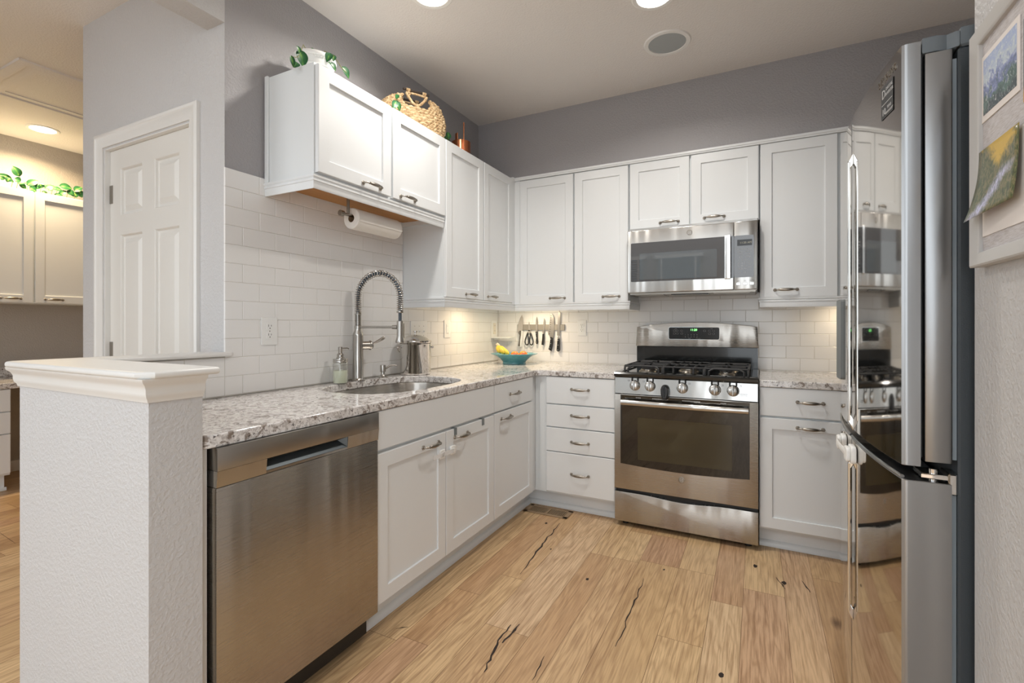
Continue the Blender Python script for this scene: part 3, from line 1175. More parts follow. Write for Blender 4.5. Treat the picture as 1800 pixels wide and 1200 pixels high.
c = thing('base_cabinet', 'white four-drawer base cabinet between the inside corner and the range', 'cabinet', (0.9, -0.33, 0))
MB().box(BD + 0.0015, 1.168, -BD, -0.02, 0.115, 0.874).box(0.664, 0.712, -0.634, -BD, 0.118, 0.874).build('carcass', 'cabin', c)
MB().box(0.03, 1.168, -0.555, -0.02, 0.0, 0.115).box(0.535, 0.555, -0.644, -0.555, 0.0, 0.1145).build('toe_kick', 'cab', c)
MB().box(0.606, BD, -0.644, -BD, 0.115, 0.874).build('corner_filler', 'cab', c)
for z0, z1, zh in ((0.699, 0.871, 0.797), (0.550, 0.691, 0.631), (0.392, 0.543, 0.463), (0.130, 0.386, 0.259)):
    d = shaker(c, '-y', -BD - 0.001, 0.715, 1.166, z0, z1, 'drawer', flat=True)
    handle(d, (0.944, -0.647, zh), '-y')

c = thing('base_cabinet', 'white base cabinet, drawer over door, between range and refrigerator', 'cabinet', (2.2, -0.33, 0))
MB().box(1.949, 3.09, -BD, -0.02, 0.115, 0.874).build('carcass', 'cabin', c)
MB().box(1.949, 3.09, -0.555, -0.02, 0.0, 0.115).build('toe_kick', 'cab', c)
d = shaker(c, '-y', -BD - 0.001, 1.952, 2.400, 0.724, 0.873, 'drawer', flat=True)
handle(d, (2.181, -0.647, 0.805), '-y')
d = shaker(c, '-y', -BD - 0.001, 1.952, 2.400, 0.128, 0.713)
handle(d, (2.181, -0.647, 0.672), '-y')

# quarter-round shoe along the toe kicks
qr = [(0.0, 0.0), (0.018, 0.0), (0.0175, 0.012), (0.013, 0.022), (0.006, 0.029), (0.0, 0.031)]
struct('trim_6', MB().sweep(qr, [(0.5555, -2.140), (0.5555, -0.5555), (1.168, -0.5555)]), 'cab')
struct('trim_7', MB().sweep(qr, [(1.949, -0.5555), (3.09, -0.5555)]), 'cab')

# ---- granite worktops
def worktop(name, outer, holes, z0, z1, label):
    bm = bmesh.new()
    def loop(ps, z):
        vs = [bm.verts.new((x, y, z)) for x, y in ps]
        return vs, [bm.edges.new((vs[i], vs[(i + 1) % len(vs)])) for i in range(len(vs))]
    es = []
    for ps in [outer] + holes:
        es += loop(ps, z1)[1]
    r = bmesh.ops.triangle_fill(bm, use_beauty=True, use_dissolve=False, edges=es)
    fs = [f for f in bm.faces]
    for f in fs:
        if f.normal.z < 0:
            f.normal_flip()
    ex = bmesh.ops.extrude_face_region(bm, geom=fs)
    nv = [g for g in ex['geom'] if isinstance(g, bmesh.types.BMVert)]
    bmesh.ops.translate(bm, verts=nv, vec=(0, 0, z0 - z1))
    bmesh.ops.recalc_face_normals(bm, faces=bm.faces[:])
    mb = MB()
    mb._merge(bm)
    o = mb.build(name, 'granite')
    bv = o.modifiers.new('eased_edge', 'BEVEL')
    bv.width = 0.004
    bv.segments = 2
    bv.limit_method = 'ANGLE'
    bv.angle_limit = R(50)
    tag(o, label, 'countertop')
    return o


CW = 0.652
SX, SY, SAX, SAY = 0.332, -1.655, 0.246, 0.368
hole = []
for k in range(48):
    a = 2 * PI * k / 48
    ca, sa = math.cos(a), math.sin(a)
    hole.append((SX + SAX * math.copysign(abs(ca) ** 0.72, ca), SY + SAY * math.copysign(abs(sa) ** 0.72, sa)))
worktop('countertop', [(0.0105, -0.0105), (0.0105, -2.7895), (0.628, -2.7895), (CW - 0.02, -2.787), (CW - 0.004, -2.772), (CW, -2.755), (CW, -0.70), (CW + 0.01, -0.665), (CW + 0.045, -CW), (1.1685, -CW), (1.1685, -0.0105)], [hole], 0.8755, 0.911,
        'L-shaped speckled granite worktop around the sink')
worktop('countertop', [(1.9485, -0.0105), (1.9485, -CW), (3.095, -CW), (3.095, -0.0105)], [], 0.8755, 0.911,
        'short speckled granite worktop between range and refrigerator')

# ---- undermount sink
b = MB()
n = len(hole)
t = bmesh.new()
prof = [(1.035, 0.8745), (0.99, 0.8745), (0.975, 0.86), (0.965, 0.75), (0.92, 0.695), (0.80, 0.682), (0.12, 0.676)]
rings = [[t.verts.new((SX + (x - SX) * s, SY + (y - SY) * s, z)) for x, y in hole] for s, z in prof]
for A, B in zip(rings[:-1], rings[1:]):
    for k in range(n):
        t.faces.new((A[k], A[(k + 1) % n], B[(k + 1) % n], B[k]))
t.faces.new(rings[-1])
bmesh.ops.recalc_face_normals(t, faces=t.faces[:])
for f in t.faces:
    f.normal_flip()
b._merge(t)
s = thing('kitchen_sink', 'undermount stainless steel sink bowl in the granite worktop', 'sink', (SX, SY, 0.68))
b.build('basin', 'steel', s)
MB().lathe([(0.0, 0.004), (0.03, 0.003), (0.043, 0.0035), (0.046, 0.0)], (SX, SY, 0.6765), 24).build('drain', 'chrome', s)

# ================================================================== APPLIANCES
def emblem(F, r, parent, name='emblem', s='GE'):
    """Round script badge on frame F."""
    b = MB()
    b.lathe([(0, 0.0022), (r * 0.80, 0.0022), (r * 0.86, 0.0030), (r, 0.0026), (r, 0.0)], n=32, M_=F)
    e = b.build(name, 'nickel', parent)
    t = MB()
    t.text(s, r * 1.05, F @ Matrix.Translation((0, 0, 0.0026)), 0.0004)
    for k in range(4):
        a = k * PI / 2 + PI / 4
        pts = [(r * 0.62 * math.cos(a + d), r * 0.62 * math.sin(a + d), 0.0026) for d in (-0.5, -0.2, 0.1, 0.4)]
        t.tube([F @ Vector(p) for p in pts], r * 0.05, 6)
    t.build('monogram', 'legend', e)
    return e


# ---- dishwasher
dw = thing('dishwasher', 'stainless steel dishwasher at the end of the counter beside the pony wall', 'dishwasher', (0.35, -2.45, 0))
Y0, Y1 = -2.757, -2.1425
MB().box(0.03, 0.60, Y0 + 0.008, Y1 - 0.004, 0.02, 0.866).build('tub', 'black', dw)
MB().box(0.03, 0.57, Y0 + 0.008, Y1 - 0.004, 0.0, 0.105).build('toe_kick', 'blackgloss', dw)
FX = fr((0.655, 0, 0), (0, 1, 0), (0, 0, 1))
MB().box(0.601, 0.655, Y0, Y1, 0.112, 0.7665, b=0.003, seg=2).build('door', 'steel', dw)
P0, P1 = -2.611, -2.297
b = MB()
b.box(0.601, 0.660, Y0, Y1, 0.812, 0.874, b=0.002, seg=2)
b.build('control_panel', 'steel_dark', dw)
b = MB()
# sloping lower part of the panel, interrupted by the pocket handle
lip = [(0.615, 0.768), (0.6555, 0.768), (0.660, 0.812), (0.615, 0.812)]
FYp = fr((0, 0, 0), (1, 0, 0), (0, 0, 1))
b.prism(lip, -P0, -Y0, M_=FYp).prism(lip, -Y1, -P1, M_=FYp)
b.box(0.615, 0.6555, P0, P1, 0.768, 0.776)
b.build('panel_lip', 'steel_soft', dw)
b = MB()
b.quad((0.6585, P0, 0.812), (0.6585, P1, 0.812), (0.630, P1 - 0.02, 0.800), (0.630, P0 + 0.02, 0.800))
b.quad((0.630, P0 + 0.02, 0.800), (0.630, P1 - 0.02, 0.800), (0.6553, P1 - 0.0, 0.777), (0.6553, P0 + 0.0, 0.777))
b.quad((0.6575, P0, 0.812), (0.630, P0 + 0.02, 0.800), (0.6553, P0, 0.777))
b.quad((0.6575, P1, 0.812), (0.6553, P1, 0.777), (0.630, P1 - 0.02, 0.800))
b.build('pocket_handle', 'pocket', dw, smooth=False)

# ---- gas range
X0, X1 = 1.171, 1.944
XC = (X0 + X1) / 2
rg = thing('gas_range', 'stainless steel gas range with black cooktop under the microwave', 'stove', (XC, -0.35, 0))
b = MB()
b.box(X0 + 0.002, X1 - 0.002, -0.64, -0.02, 0.035, 0.893)
b.build('body', 'black', rg)
for fx in (X0 + 0.05, X1 - 0.05):
    MB().cyl((fx, -0.60, 0), (fx, -0.60, 0.036), 0.018, n=12).build('foot', 'black', rg)
FR_ = lambda y: fr((0, y, 0), (1, 0, 0), (0, 0, 1))
# storage drawer with the dipped top edge
def dip(z, d, n=16, a=0.18, c=0.82):
    pts = []
    for i in range(n + 1):
        q = i / n
        k = 0 if q < a or q > c else math.sin(PI * (q - a) / (c - a)) ** 2
        pts.append((X0 + (X1 - X0) * q, z - d * k))
    return pts
poly = [(X0, 0.030), (X1, 0.030)] + dip(0.206, 0.014)[::-1]
b = MB()
b.prism(poly, 0.0, 0.026, M_=FR_(-0.640), b=0.0025, seg=2)
b.build('storage_drawer', 'steel', rg)
# oven door
poly = [(X0, 0.226), (X1, 0.226), (X1, 0.792), (X0, 0.792)]
b = MB()
b.prism(poly, 0.0, 0.032, M_=FR_(-0.640), b=0.003, seg=2)
od = b.build('oven_door', 'steel', rg)
gp = [(1.208 + (1.903 - 1.208) * i / 12, 0.378 - 0.014 * math.sin(PI * i / 12)) for i in range(13)] + [(1.903, 0.788), (1.208, 0.788)]
MB().prism(gp, 0.0, 0.0012, M_=FR_(-0.672)).build('oven_glass', 'ovenglass', od)
MB().prism([(1.310, 0.412), (1.817, 0.412), (1.817, 0.660), (1.310, 0.660)], 0.0, 0.0006, M_=FR_(-0.6733)).build('oven_window', 'ovenwin', od)
hb = MB()
n = 18
hp = [(1.222 + (1.897 - 1.222) * i / n, -0.716 - 0.012 * math.sin(PI * i / n), 0.750) for i in range(n + 1)]
hb.tube(hp, 0.0165, 16, flat=(0.75, 1.0))
for hx in (1.236, 1.883):
    hb.box(hx - 0.011, hx + 0.011, -0.716, -0.673, 0.738, 0.764, b=0.004)
hb.build('door_handle', 'steel_soft', od)
for v0, v1 in ((1.300, 1.330), (1.395, 1.490), (1.560, 1.665), (1.760, 1.795)):
    vb = MB()
    for k in range(int((v1 - v0) / 0.0075)):
        vb.box(v0 + k * 0.0075, v0 + k * 0.0075 + 0.0045, -0.6742, -0.6732, 0.773, 0.779)
    vb.build('vent_slot', 'legend', od)
emblem(fr((1.556, -0.672, 0.326), (1, 0, 0), (0, 0, 1)), 0.0165, od)
# sloping control panel
pp = [(-0.640, 0.797), (-0.676, 0.797), (-0.664, 0.890), (-0.640, 0.894)]
FXp = fr((X0, 0, 0), (0, 1, 0), (0, 0, 1))
b = MB()
b.prism(pp, 0.0, X1 - X0, M_=FXp, b=0.003)
cp = b.build('control_panel', 'steel_soft', rg)
sl = math.atan2(0.012, 0.093)
def pf(x, z):
    q = (z - 0.797) / 0.093
    y = -0.676 + 0.012 * q
    return fr((x, y - 0.0004, z), (1, 0, 0), (0, 0.128, 0.99))
for i, kx in enumerate((1.293, 1.381, 1.560, 1.731, 1.822)):
    F = pf(kx, 0.848)
    k = MB()
    k.lathe([(0.030, 0.0), (0.031, 0.004), (0.027, 0.009), (0.0275, 0.016), (0.024, 0.026), (0.016, 0.030), (0, 0.031)], n=32, M_=F)
    k.box(-0.0055, 0.0055, -0.028, 0.028, 0.020, 0.036, b=0.004, seg=2, M_=F)
    ko = k.build('burner_knob', 'steel_soft', cp)
    g = MB()
    g.box(-0.0012, 0.0012, 0.0, 0.026, 0.0345, 0.0365, M_=F)
    g.build('pointer', 'legend_dark', ko)
    g = MB()
    pts = []
    for q in range(15):
        a = -PI * 0.16 + q * (PI * 1.32) / 14
        pts.append(F @ Vector((0.0185 * math.cos(a), 0.050 + 0.019 * math.sin(a), 0.006)))
    pts = [F @ Vector((0.017, 0.026, 0.004))] + pts + [F @ Vector((-0.017, 0.026, 0.004))]
    g.tube(pts, 0.0042, 8)
    g.build('knob_guard', 'black', ko)
    tm = MB()
    sgn = -1 if i < 2 else 1
    F2 = F @ Matrix.Translation((sgn * 0.037, 0.026, 0.0006))
    tm.tube([F2 @ Vector(p) for p in ((-0.005, -0.004, 0), (-0.005, 0.004, 0), (0.005, 0.004, 0), (0.005, -0.004, 0))], 0.0006, 5, closed=True)
    tm.sphere(F2 @ Vector((0.002, 0.001, 0)), 0.0014, n=8)
    tm.build('burner_mark', 'legend_dark', cp)
tm = MB()
tm.text('TURN BOTH', 0.0075, pf(1.872, 0.832) @ Matrix.Translation((0, 0, 0.0008)))
tm.text('PUSH TO TURN', 0.005, pf(1.875, 0.824) @ Matrix.Translation((0, 0, 0.0008)))
tm.build('panel_legend', 'legend_dark', cp)
# cooktop with rounded front lip
cpf = [(-0.075, 0.893), (-0.672, 0.893), (-0.680, 0.900), (-0.681, 0.913), (-0.675, 0.922), (-0.655, 0.926), (-0.63, 0.922), (-0.60, 0.917), (-0.13, 0.917), (-0.10, 0.926), (-0.075, 0.926)]
b = MB()
b.prism(cpf, 0.0, X1 - X0 + 0.004, M_=fr((X0 - 0.002, 0, 0), (0, 1, 0), (0, 0, 1)), b=0.003)
b.box(X0 - 0.002, X0 + 0.035, -0.64, -0.09, 0.910, 0.924, b=0.004).box(X1 - 0.035, X1 + 0.002, -0.64, -0.09, 0.910, 0.924, b=0.004)
ct = b.build('cooktop', 'blackgloss', rg)
burn = [(1.335, -0.49, 0.045), (1.335, -0.22, 0.036), (XC, -0.355, 0.05), (1.78, -0.49, 0.036), (1.78, -0.22, 0.045)]
for bx, by, br in burn:
    k = MB()
    k.lathe([(br * 1.25, 0.0), (br * 1.2, 0.006), (br * 1.0, 0.010), (br * 0.98, 0.016), (0, 0.016)], (bx, by, 0.917), 28)
    bo = k.build('burner', 'nickel', ct)
    MB().lathe([(br * 0.9, 0.0), (br * 0.93, 0.004), (br * 0.8, 0.008), (0, 0.009)], (bx, by, 0.9332), 28).build('burner_cap', 'iron', bo)
GW = (X1 - X0 - 0.09) / 3
for gi in range(3):
    g = MB()
    gx0 = X0 + 0.045 + gi * GW + 0.003
    gx1 = gx0 + GW - 0.006
    zt = 0.957
    r = 0.0065
    def bar(a, c_):
        g.tube([a, c_], [r, r], 8)
    # outer rails with dropped feet
    for xx in (gx0, gx1):
        g.tube([(xx, -0.615, 0.922), (xx, -0.612, 0.940), (xx, -0.600, zt), (xx, -0.14, zt), (xx, -0.128, 0.940), (xx, -0.125, 0.922)], r, 8)
    for yy in (-0.600, -0.370, -0.140):
        bar((gx0, yy, zt), (gx1, yy, zt))
    if gi != 1:
        cxs = burn[0][0] if gi == 0 else burn[3][0]
        for by in (-0.49, -0.235):
            for dx, dy in ((1, 0), (-1, 0), (0, 1), (0, -1)):
                g.tube([(cxs + dx * 0.022, by + dy * 0.022, zt + 0.001), (cxs + dx * 0.10, by + dy * 0.105, zt + 0.001)], [r * 0.8, r], 8)
    else:
        for q in (0.25, 0.5, 0.75):
            xx = gx0 + (gx1 - gx0) * q
            bar((xx, -0.60, zt), (xx, -0.14, zt))
        for q in (0.25, 0.75):
            xx = gx0 + (gx1 - gx0) * q
            g.tube([(xx, -0.613, 0.924), (xx, -0.604, zt)], [r, r], 8)
    # arched fronts of the side grates
    if gi != 1:
        xm = (gx0 + gx1) / 2
        g.tube([(gx0 + 0.02, -0.618, 0.922), (gx0 + 0.022, -0.614, 0.944), (gx0 + 0.045, -0.603, zt), (gx1 - 0.045, -0.603, zt), (gx1 - 0.022, -0.614, 0.944), (gx1 - 0.02, -0.618, 0.922)], r, 8)
    g.build('grate', 'iron', ct)
# backguard: black riser and arched steel console
MB().box(X0 + 0.002, X1 - 0.002, -0.074, -0.012, 0.90, 1.056).build('riser', 'blackgloss', rg)
top = [(X0 + (X1 - X0) * i / 20, 1.192 + 0.031 * math.sin(PI * i / 20) ** 0.8) for i in range(21)]
poly = [(X0 - 0.002, 1.058), (X1 + 0.002, 1.058)] + [(min(max(x, X0 + 0.006), X1 - 0.006), z) for x, z in top][::-1]
b = MB()
b.prism(poly, 0.0, 0.078, M_=FR_(-0.012), b=0.004, seg=2)
cs = b.build('backguard', 'steel', rg)
def rrect(x0, x1, z0, z1, r, n=5):
    ps = []
    for cx_, cz, a0 in ((x1 - r, z0 + r, -90), (x1 - r, z1 - r, 0), (x0 + r, z1 - r, 90), (x0 + r, z0 + r, 180)):
        for k in range(n + 1):
            a = R(a0 + 90 * k / n)
            ps.append((cx_ + r * math.cos(a), cz + r * math.sin(a)))
    return ps
MB().prism(rrect(1.392, 1.718, 1.106, 1.192, 0.012), 0, 0.0012, M_=FR_(-0.0902)).build('bezel', 'chrome', cs)
dp = MB()
dp.prism(rrect(1.395, 1.715, 1.109, 1.189, 0.010), 0, 0.0016, M_=FR_(-0.0905))
dp = dp.build('display_panel', 'display', cs)
t = MB()
FD = fr((0, -0.0925, 0), (1, 0, 0), (0, 0, 1))
t.text('11:20', 0.020, FD @ Matrix.Translation((1.556, 1.172, 0)))
t.build('clock_digits', 'green', dp)
t = MB()
for bx, bz in ((1.432, 1.166), (1.450, 1.166), (1.480, 1.166), (1.432, 1.147), (1.450, 1.147), (1.480, 1.147), (1.625, 1.166), (1.655, 1.166), (1.680, 1.166), (1.655, 1.147), (1.680, 1.147)):
    ps = rrect(bx - 0.007, bx + 0.007, bz - 0.005, bz + 0.005, 0.002, 2)
    t.tube([FD @ Vector((p[0], p[1], 0)) for p in ps], 0.0005, 4, closed=True)
    t.build('key_outline', 'legend', dp)
    t = MB()
for k, d in enumerate('1234567890'):
    t.text(d, 0.009, FD @ Matrix.Translation((1.503 + (k % 5) * 0.0185, 1.139 - (k // 5) * 0.014, 0)))
t.build('number_keys', 'legend', dp)
t = MB()
t.text('BAKE', 0.006, FD @ Matrix.Translation((1.441, 1.179, 0))).text('TIMER', 0.006, FD @ Matrix.Translation((1.668, 1.179, 0)))
t.text('START', 0.0055, FD @ Matrix.Translation((1.53, 1.115, 0))).text('CLEAR OFF', 0.0055, FD @ Matrix.Translation((1.585, 1.115, 0)))
t.build('key_legend', 'legend', dp)

# black child latch hanging over the front lip of the range
lk = thing('oven_latch', 'black plastic child latch hanging between two knobs of the range', 'latch', (1.467, -0.69, 0.80))
b = MB()
b.lathe([(0, 0.036), (0.012, 0.034), (0.021, 0.020), (0.023, 0.004), (0.024, 0.0)], n=24, M_=pf(1.467, 0.838))
b.prism([(-0.022, 0), (0.022, 0), (0.023, -0.03), (0.012, -0.062), (-0.012, -0.062), (-0.021, -0.03)], 0.002, 0.034, M_=pf(1.467, 0.838), b=0.008, seg=3)
b.build('latch_body', 'black', lk)
MB().box(-0.003, 0.003, -0.045, 0.012, 0.034, 0.0385, b=0.001, M_=pf(1.467, 0.838)).build('ridge', 'blackgloss', lk)

# ---- over-the-range microwave
A0, A1 = 1.184, 1.940
mw = thing('microwave', 'stainless over-the-range microwave with vertical bar handle, above the stove', 'microwave', (1.56, -0.2, 1.41))
MB().box(A0 + 0.002, A1 - 0.002, -0.372, -0.012, 1.412, 1.8325).build('case', 'steel_dark', mw)
ZB, ZT, SPL = 1.410, 1.816, 1.8155
FM = FR_(-0.372)
b = MB()
b.prism([(A0, ZB + 0.004), (SPL - 0.001, ZB + 0.004), (SPL - 0.001, ZT), (A0, ZT)], 0, 0.026, M_=FM, b=0.004, seg=3)
md = b.build('door', 'steel_soft', mw)
b = MB()
b.prism([(SPL + 0.001, ZB + 0.004), (A1, ZB + 0.004), (A1, ZT), (SPL + 0.001, ZT)], 0, 0.026, M_=FM, b=0.004, seg=3)
mp = b.build('control_panel', 'steel_soft', mw)
FG = FR_(-0.3982)
MB().prism(rrect(1.206, SPL - 0.001, 1.484, 1.734, 0.006), 0, 0.0012, M_=FG).build('door_glass', 'mwglass', md)
MB().prism([(1.262, 1.496), (1.722, 1.496), (1.722, 1.664), (1.262, 1.664)], 0, 0.0005, M_=FR_(-0.3995)).build('door_window', 'mwwin', md)
hb = MB()
hb.box(1.766, 1.800, -0.442, -0.432, 1.478, 1.738, b=0.004, seg=2)
for z in (1.497, 1.719):
    hb.box(1.774, 1.792, -0.434, -0.399, z - 0.010, z + 0.010, b=0.003)
hb.build('door_handle', 'chrome', md)
emblem(fr((1.566, -0.3982, 1.776), (1, 0, 0), (0, 0, 1)), 0.0165, md)
kp = MB().prism(rrect(SPL + 0.001, 1.921, 1.486, 1.733, 0.010), 0, 0.0012, M_=FG).build('keypad', 'mwglass', mp)
FK = fr((0, -0.4003, 0), (1, 0, 0), (0, 0, 1))
dsp = MB().prism([(1.833, 1.672), (1.912, 1.672), (1.912, 1.708), (1.833, 1.708)], 0, 0.0006, M_=FR_(-0.3995)).build('display', 'display', kp)
MB().text('11:20 AM', 0.016, FK @ Matrix.Translation((1.878, 1.689, 0))).build('clock_digits', 'amber', dsp)
t = MB()
for k, d in enumerate(('1', '2', '3', '4', '5', '6', '7', '8', '9')):
    t.text(d, 0.011, FK @ Matrix.Translation((1.841 + (k % 3) * 0.018, 1.585 - (k // 3) * 0.016, 0)))
t.text('0', 0.011, FK @ Matrix.Translation((1.859, 1.537, 0)))
t.build('number_keys', 'legend', kp)
t = MB()
for s_, xx, zz in (('POPCORN', 1.845, 1.652), ('BEVERAGE', 1.872, 1.652), ('REHEAT', 1.901, 1.652), ('SENSOR', 1.847, 1.635), ('COOK TIME', 1.895, 1.637), ('DEFROST', 1.85, 1.620), ('POWER', 1.893, 1.620),
                   ('AUTO', 1.85, 1.604), ('EXPRESS', 1.893, 1.606), ('SET', 1.899, 1.578), ('TIMER', 1.899, 1.562), ('LIGHT', 1.899, 1.545), ('CLEAR', 1.841, 1.537), ('START', 1.877, 1.537), ('VENT', 1.845, 1.514), ('LOCK', 1.872, 1.514)):
    t.text(s_, 0.0058, FK @ Matrix.Translation((xx, zz, 0)))
t.build('key_legend', 'legend', kp)
for i, bx in enumerate((1.839, 1.875, 1.910)):
    bo = MB().prism(rrect(bx - 0.0125, bx + 0.0125, 1.439, 1.457, 0.005, 3), 0, 0.003, M_=FR_(-0.398), b=0.001).build('push_button', 'steel_soft', mp)
    MB().text(('FAN', 'LIGHT', 'TURNTABLE')[i], 0.0055, fr((bx, -0.3986, 1.466), (1, 0, 0), (0, 0, 1))).build('button_legend', 'legend_dark', bo)
b = MB()
b.box(A0 + 0.01, A1 - 0.01, -0.37, -0.02, 1.402, 1.412)
for x0, x1 in ((1.22, 1.40), (1.70, 1.90)):
    b.box(x0, x1, -0.34, -0.12, 1.3985, 1.402)
un = b.build('underside', 'nickel', mw)
MB().box(1.45, 1.67, -0.35, -0.25, 1.3975, 1.402).build('lamp_cover', 'display', un)

# ---- refrigerator, four bowed doors
FY0, FY1 = -2.200, -1.310
FYM = (FY0 + FY1) / 2
FZT = 1.825
def fx(y, d=0.0):
    q = abs(y - FYM) / ((FY1 - FY0) / 2)
    return 2.1940 + 0.0331 * q ** 2.2 + d
fg = thing('refrigerator', 'tall stainless four-door refrigerator with bowed mirror-bright doors', 'refrigerator', (2.7, FYM, 0))
b = MB()
b.box(2.322, 3.09, FY0 + 0.002, FY1 - 0.002, 0.03, 1.795, b=0.004)
b.build('cabinet', 'fridgeside', fg)
MB().box(2.30, 2.60, FY0 + 0.02, FY1 - 0.02, 0.0, 0.03).build('base_grille', 'black', fg)

def bowed(y0, y1, xb, z0, z1, n=14, lip=0.004):
    """Plan outline of a bowed door: front arc, eased corners, flat back at x = xb."""
    ps = []
    for i in range(n + 1):
        y = y0 + (y1 - y0) * i / n
        x = fx(y)
        if i == 0 or i == n:
            x += lip
        ps.append((x, y))
    if y0 == FY0:
        ps = [(fx(y0) + 0.010, y0), (fx(y0) + 0.004, y0 + 0.0015), (fx(y0 + 0.005), y0 + 0.005)] + ps[1:]
    ps += [(xb, y1), (xb, y0)]
    return ps
g_ = 0.003
ZS = 0.893       # split between fridge doors and freezer doors
mats2 = ['fridgefront', 'fridgeedge']
def bowed_door(name, y0, y1, xb, z0, z1):
    b = MB()
    b.prism(bowed(y0, y1, xb, z0, z1), z0, z1, b=0.0015)
    o = b.build(name, mats2, fg, angle=18)
    for p in o.data.polygons:
        if p.normal.x > -0.86 or abs(p.normal.z) > 0.5:
            p.material_index = 1
    return o
RD = bowed_door('door', FY0, FYM - g_, 2.259, ZS, FZT)                       # near door, outer leaf
MB().box(2.2592, 2.2645, FY0 + 0.012, FYM - 0.01, ZS + 0.02, FZT - 0.02).build('leaf_gasket', 'rubber', RD)
b = MB()
b.box(2.266, 2.313, FY0 + 0.001, FYM - g_, ZS + 0.012, FZT - 0.030, b=0.003, seg=2)
inn = b.build('inner_door', 'fridgeedge', RD)
MB().box(2.3132, 2.3215, FY0 + 0.010, FYM - 0.01, ZS + 0.02, FZT - 0.05).build('gasket', 'gasket', inn)
LD = bowed_door('door', FYM + g_, FY1, 2.313, ZS, FZT)                       # far door
b = MB()
b.prism(rrect(-1.60, -1.50, 1.02, 1.29, 0.012), 0, 0.012, M_=fr((fx(-1.55) + 0.002, 0, 0), (0, -1, 0), (0, 0, 1)) @ Matrix.Diagonal((-1, 1, 1, 1)))
b.build('water_dispenser', 'grey', LD)
MB().box(2.3132, 2.3215, FYM + 0.01, FY1 - 0.01, ZS + 0.02, FZT - 0.05).build('gasket', 'gasket', LD)
FRD = bowed_door('freezer_door', FY0, FYM - g_, 2.311, 0.05, 0.862)
FLD = bowed_door('freezer_door', FYM + g_, FY1, 2.311, 0.05, 0.862)
for D_, ya, yb in ((FRD, FY0 + 0.012, FYM - 0.01), (FLD, FYM + 0.01, FY1 - 0.012)):
    MB().box(2.3112, 2.3215, ya, yb, 0.07, 0.845).build('gasket', 'gasket', D_)
    # curved finger lip along the top of the freezer door
    b = MB()
    n = 12
    pts = [(fx(ya + (yb - ya) * i / n) + 0.004, ya + (yb - ya) * i / n, 0.8655) for i in range(n + 1)]
    b.tube(pts, 0.0045, 8)
    b.build('finger_lip', 'fridgeedge', D_)
for D_, yh, za, zb in ((RD, FYM - 0.045, 0.918, 1.690), (FRD, FYM - 0.045, 0.352, 0.795)):
    b = MB()
    xf = fx(yh)
    b.box(xf - 0.0135, xf - 0.0065, yh - 0.009, yh + 0.009, za, zb, b=0.003, seg=2)
    for z, s_ in ((za, 1), (zb, -1)):
        b.prism([(xf - 0.0135, z), (xf + 0.001, z - s_ * 0.030), (xf + 0.001, z + s_ * 0.006), (xf - 0.008, z + s_ * 0.024)], -0.008, 0.008, M_=fr((0, yh, 0), (1, 0, 0), (0, 0, 1)), b=0.002)
    b.build('handle', 'chrome', D_)
# hinges
b = MB()
b.prism([(2.262, -2.196), (2.285, -2.1985), (2.305, -2.190), (2.318, -2.1985), (2.3245, -2.1985), (2.3245, -2.10), (2.29, -2.10), (2.262, -2.15)], 1.796, 1.832, b=0.006, seg=2)
b.prism([(2.325, -2.2010), (2.60, -2.2010), (2.60, -2.05), (2.325, -2.05)], 1.7955, 1.838, b=0.004)
b.build('hinge_cover', 'hinge', fg)
b = MB()
b.prism([(2.262, -2.190), (2.30, -2.195), (2.3215, -2.195), (2.3215, -2.13), (2.262, -2.13)], 0.867, 0.878, b=0.002)
b.cyl((2.285, -2.18, 0.862), (2.285, -2.18, 0.888), 0.008, n=14).box(2.306, 2.3215, -2.198, -2.14, 0.838, 0.884, b=0.003)
b.build('centre_hinge', 'chrome', fg)
# maker's word and energy sticker near the top of the near door
def door_frame(y, z):
    e = 0.01
    d = Vector((fx(y - e) - fx(y + e), -2 * e, 0))
    return fr((fx(y) - 0.0008, y, z), d, (0, 0, 1))
t = MB()
for k, ch in enumerate('SAMSUNG'):
    t.text(ch, 0.024, door_frame(-2.068 - k * 0.0158, 1.793), 0.0004)
t.build('nameplate', 'nickel', RD)
b = MB()
F0 = door_frame(-2.122, 1.738) @ Matrix.Scale(0.74, 4)
b.box(-0.047, 0.047, -0.052, 0.052, -0.0002, 0.0006, M_=F0)
st = b.build('sticker', 'rubber', RD)
t = MB()
FS = F0 @ Matrix.Translation((0, 0, 0.0009))
t.text('D', 0.040, FS @ Matrix.Translation((-0.026, 0.026, 0)))
t.text('DIGITAL', 0.014, FS @ Matrix.Translation((0.018, 0.036, 0))).text('INVERTER', 0.014, FS @ Matrix.Translation((0.018, 0.019, 0)))
t.text('10', 0.030, FS @ Matrix.Translation((-0.024, -0.032, 0))).text('YEAR', 0.014, FS @ Matrix.Translation((0.018, -0.026, 0))).text('WARRANTY', 0.011, FS @ Matrix.Translation((0.018, -0.041, 0)))
t.box(-0.042, 0.042, -0.008, -0.006, 0, 0.0004, M_=FS)
t.build('sticker_print', 'legend', st)
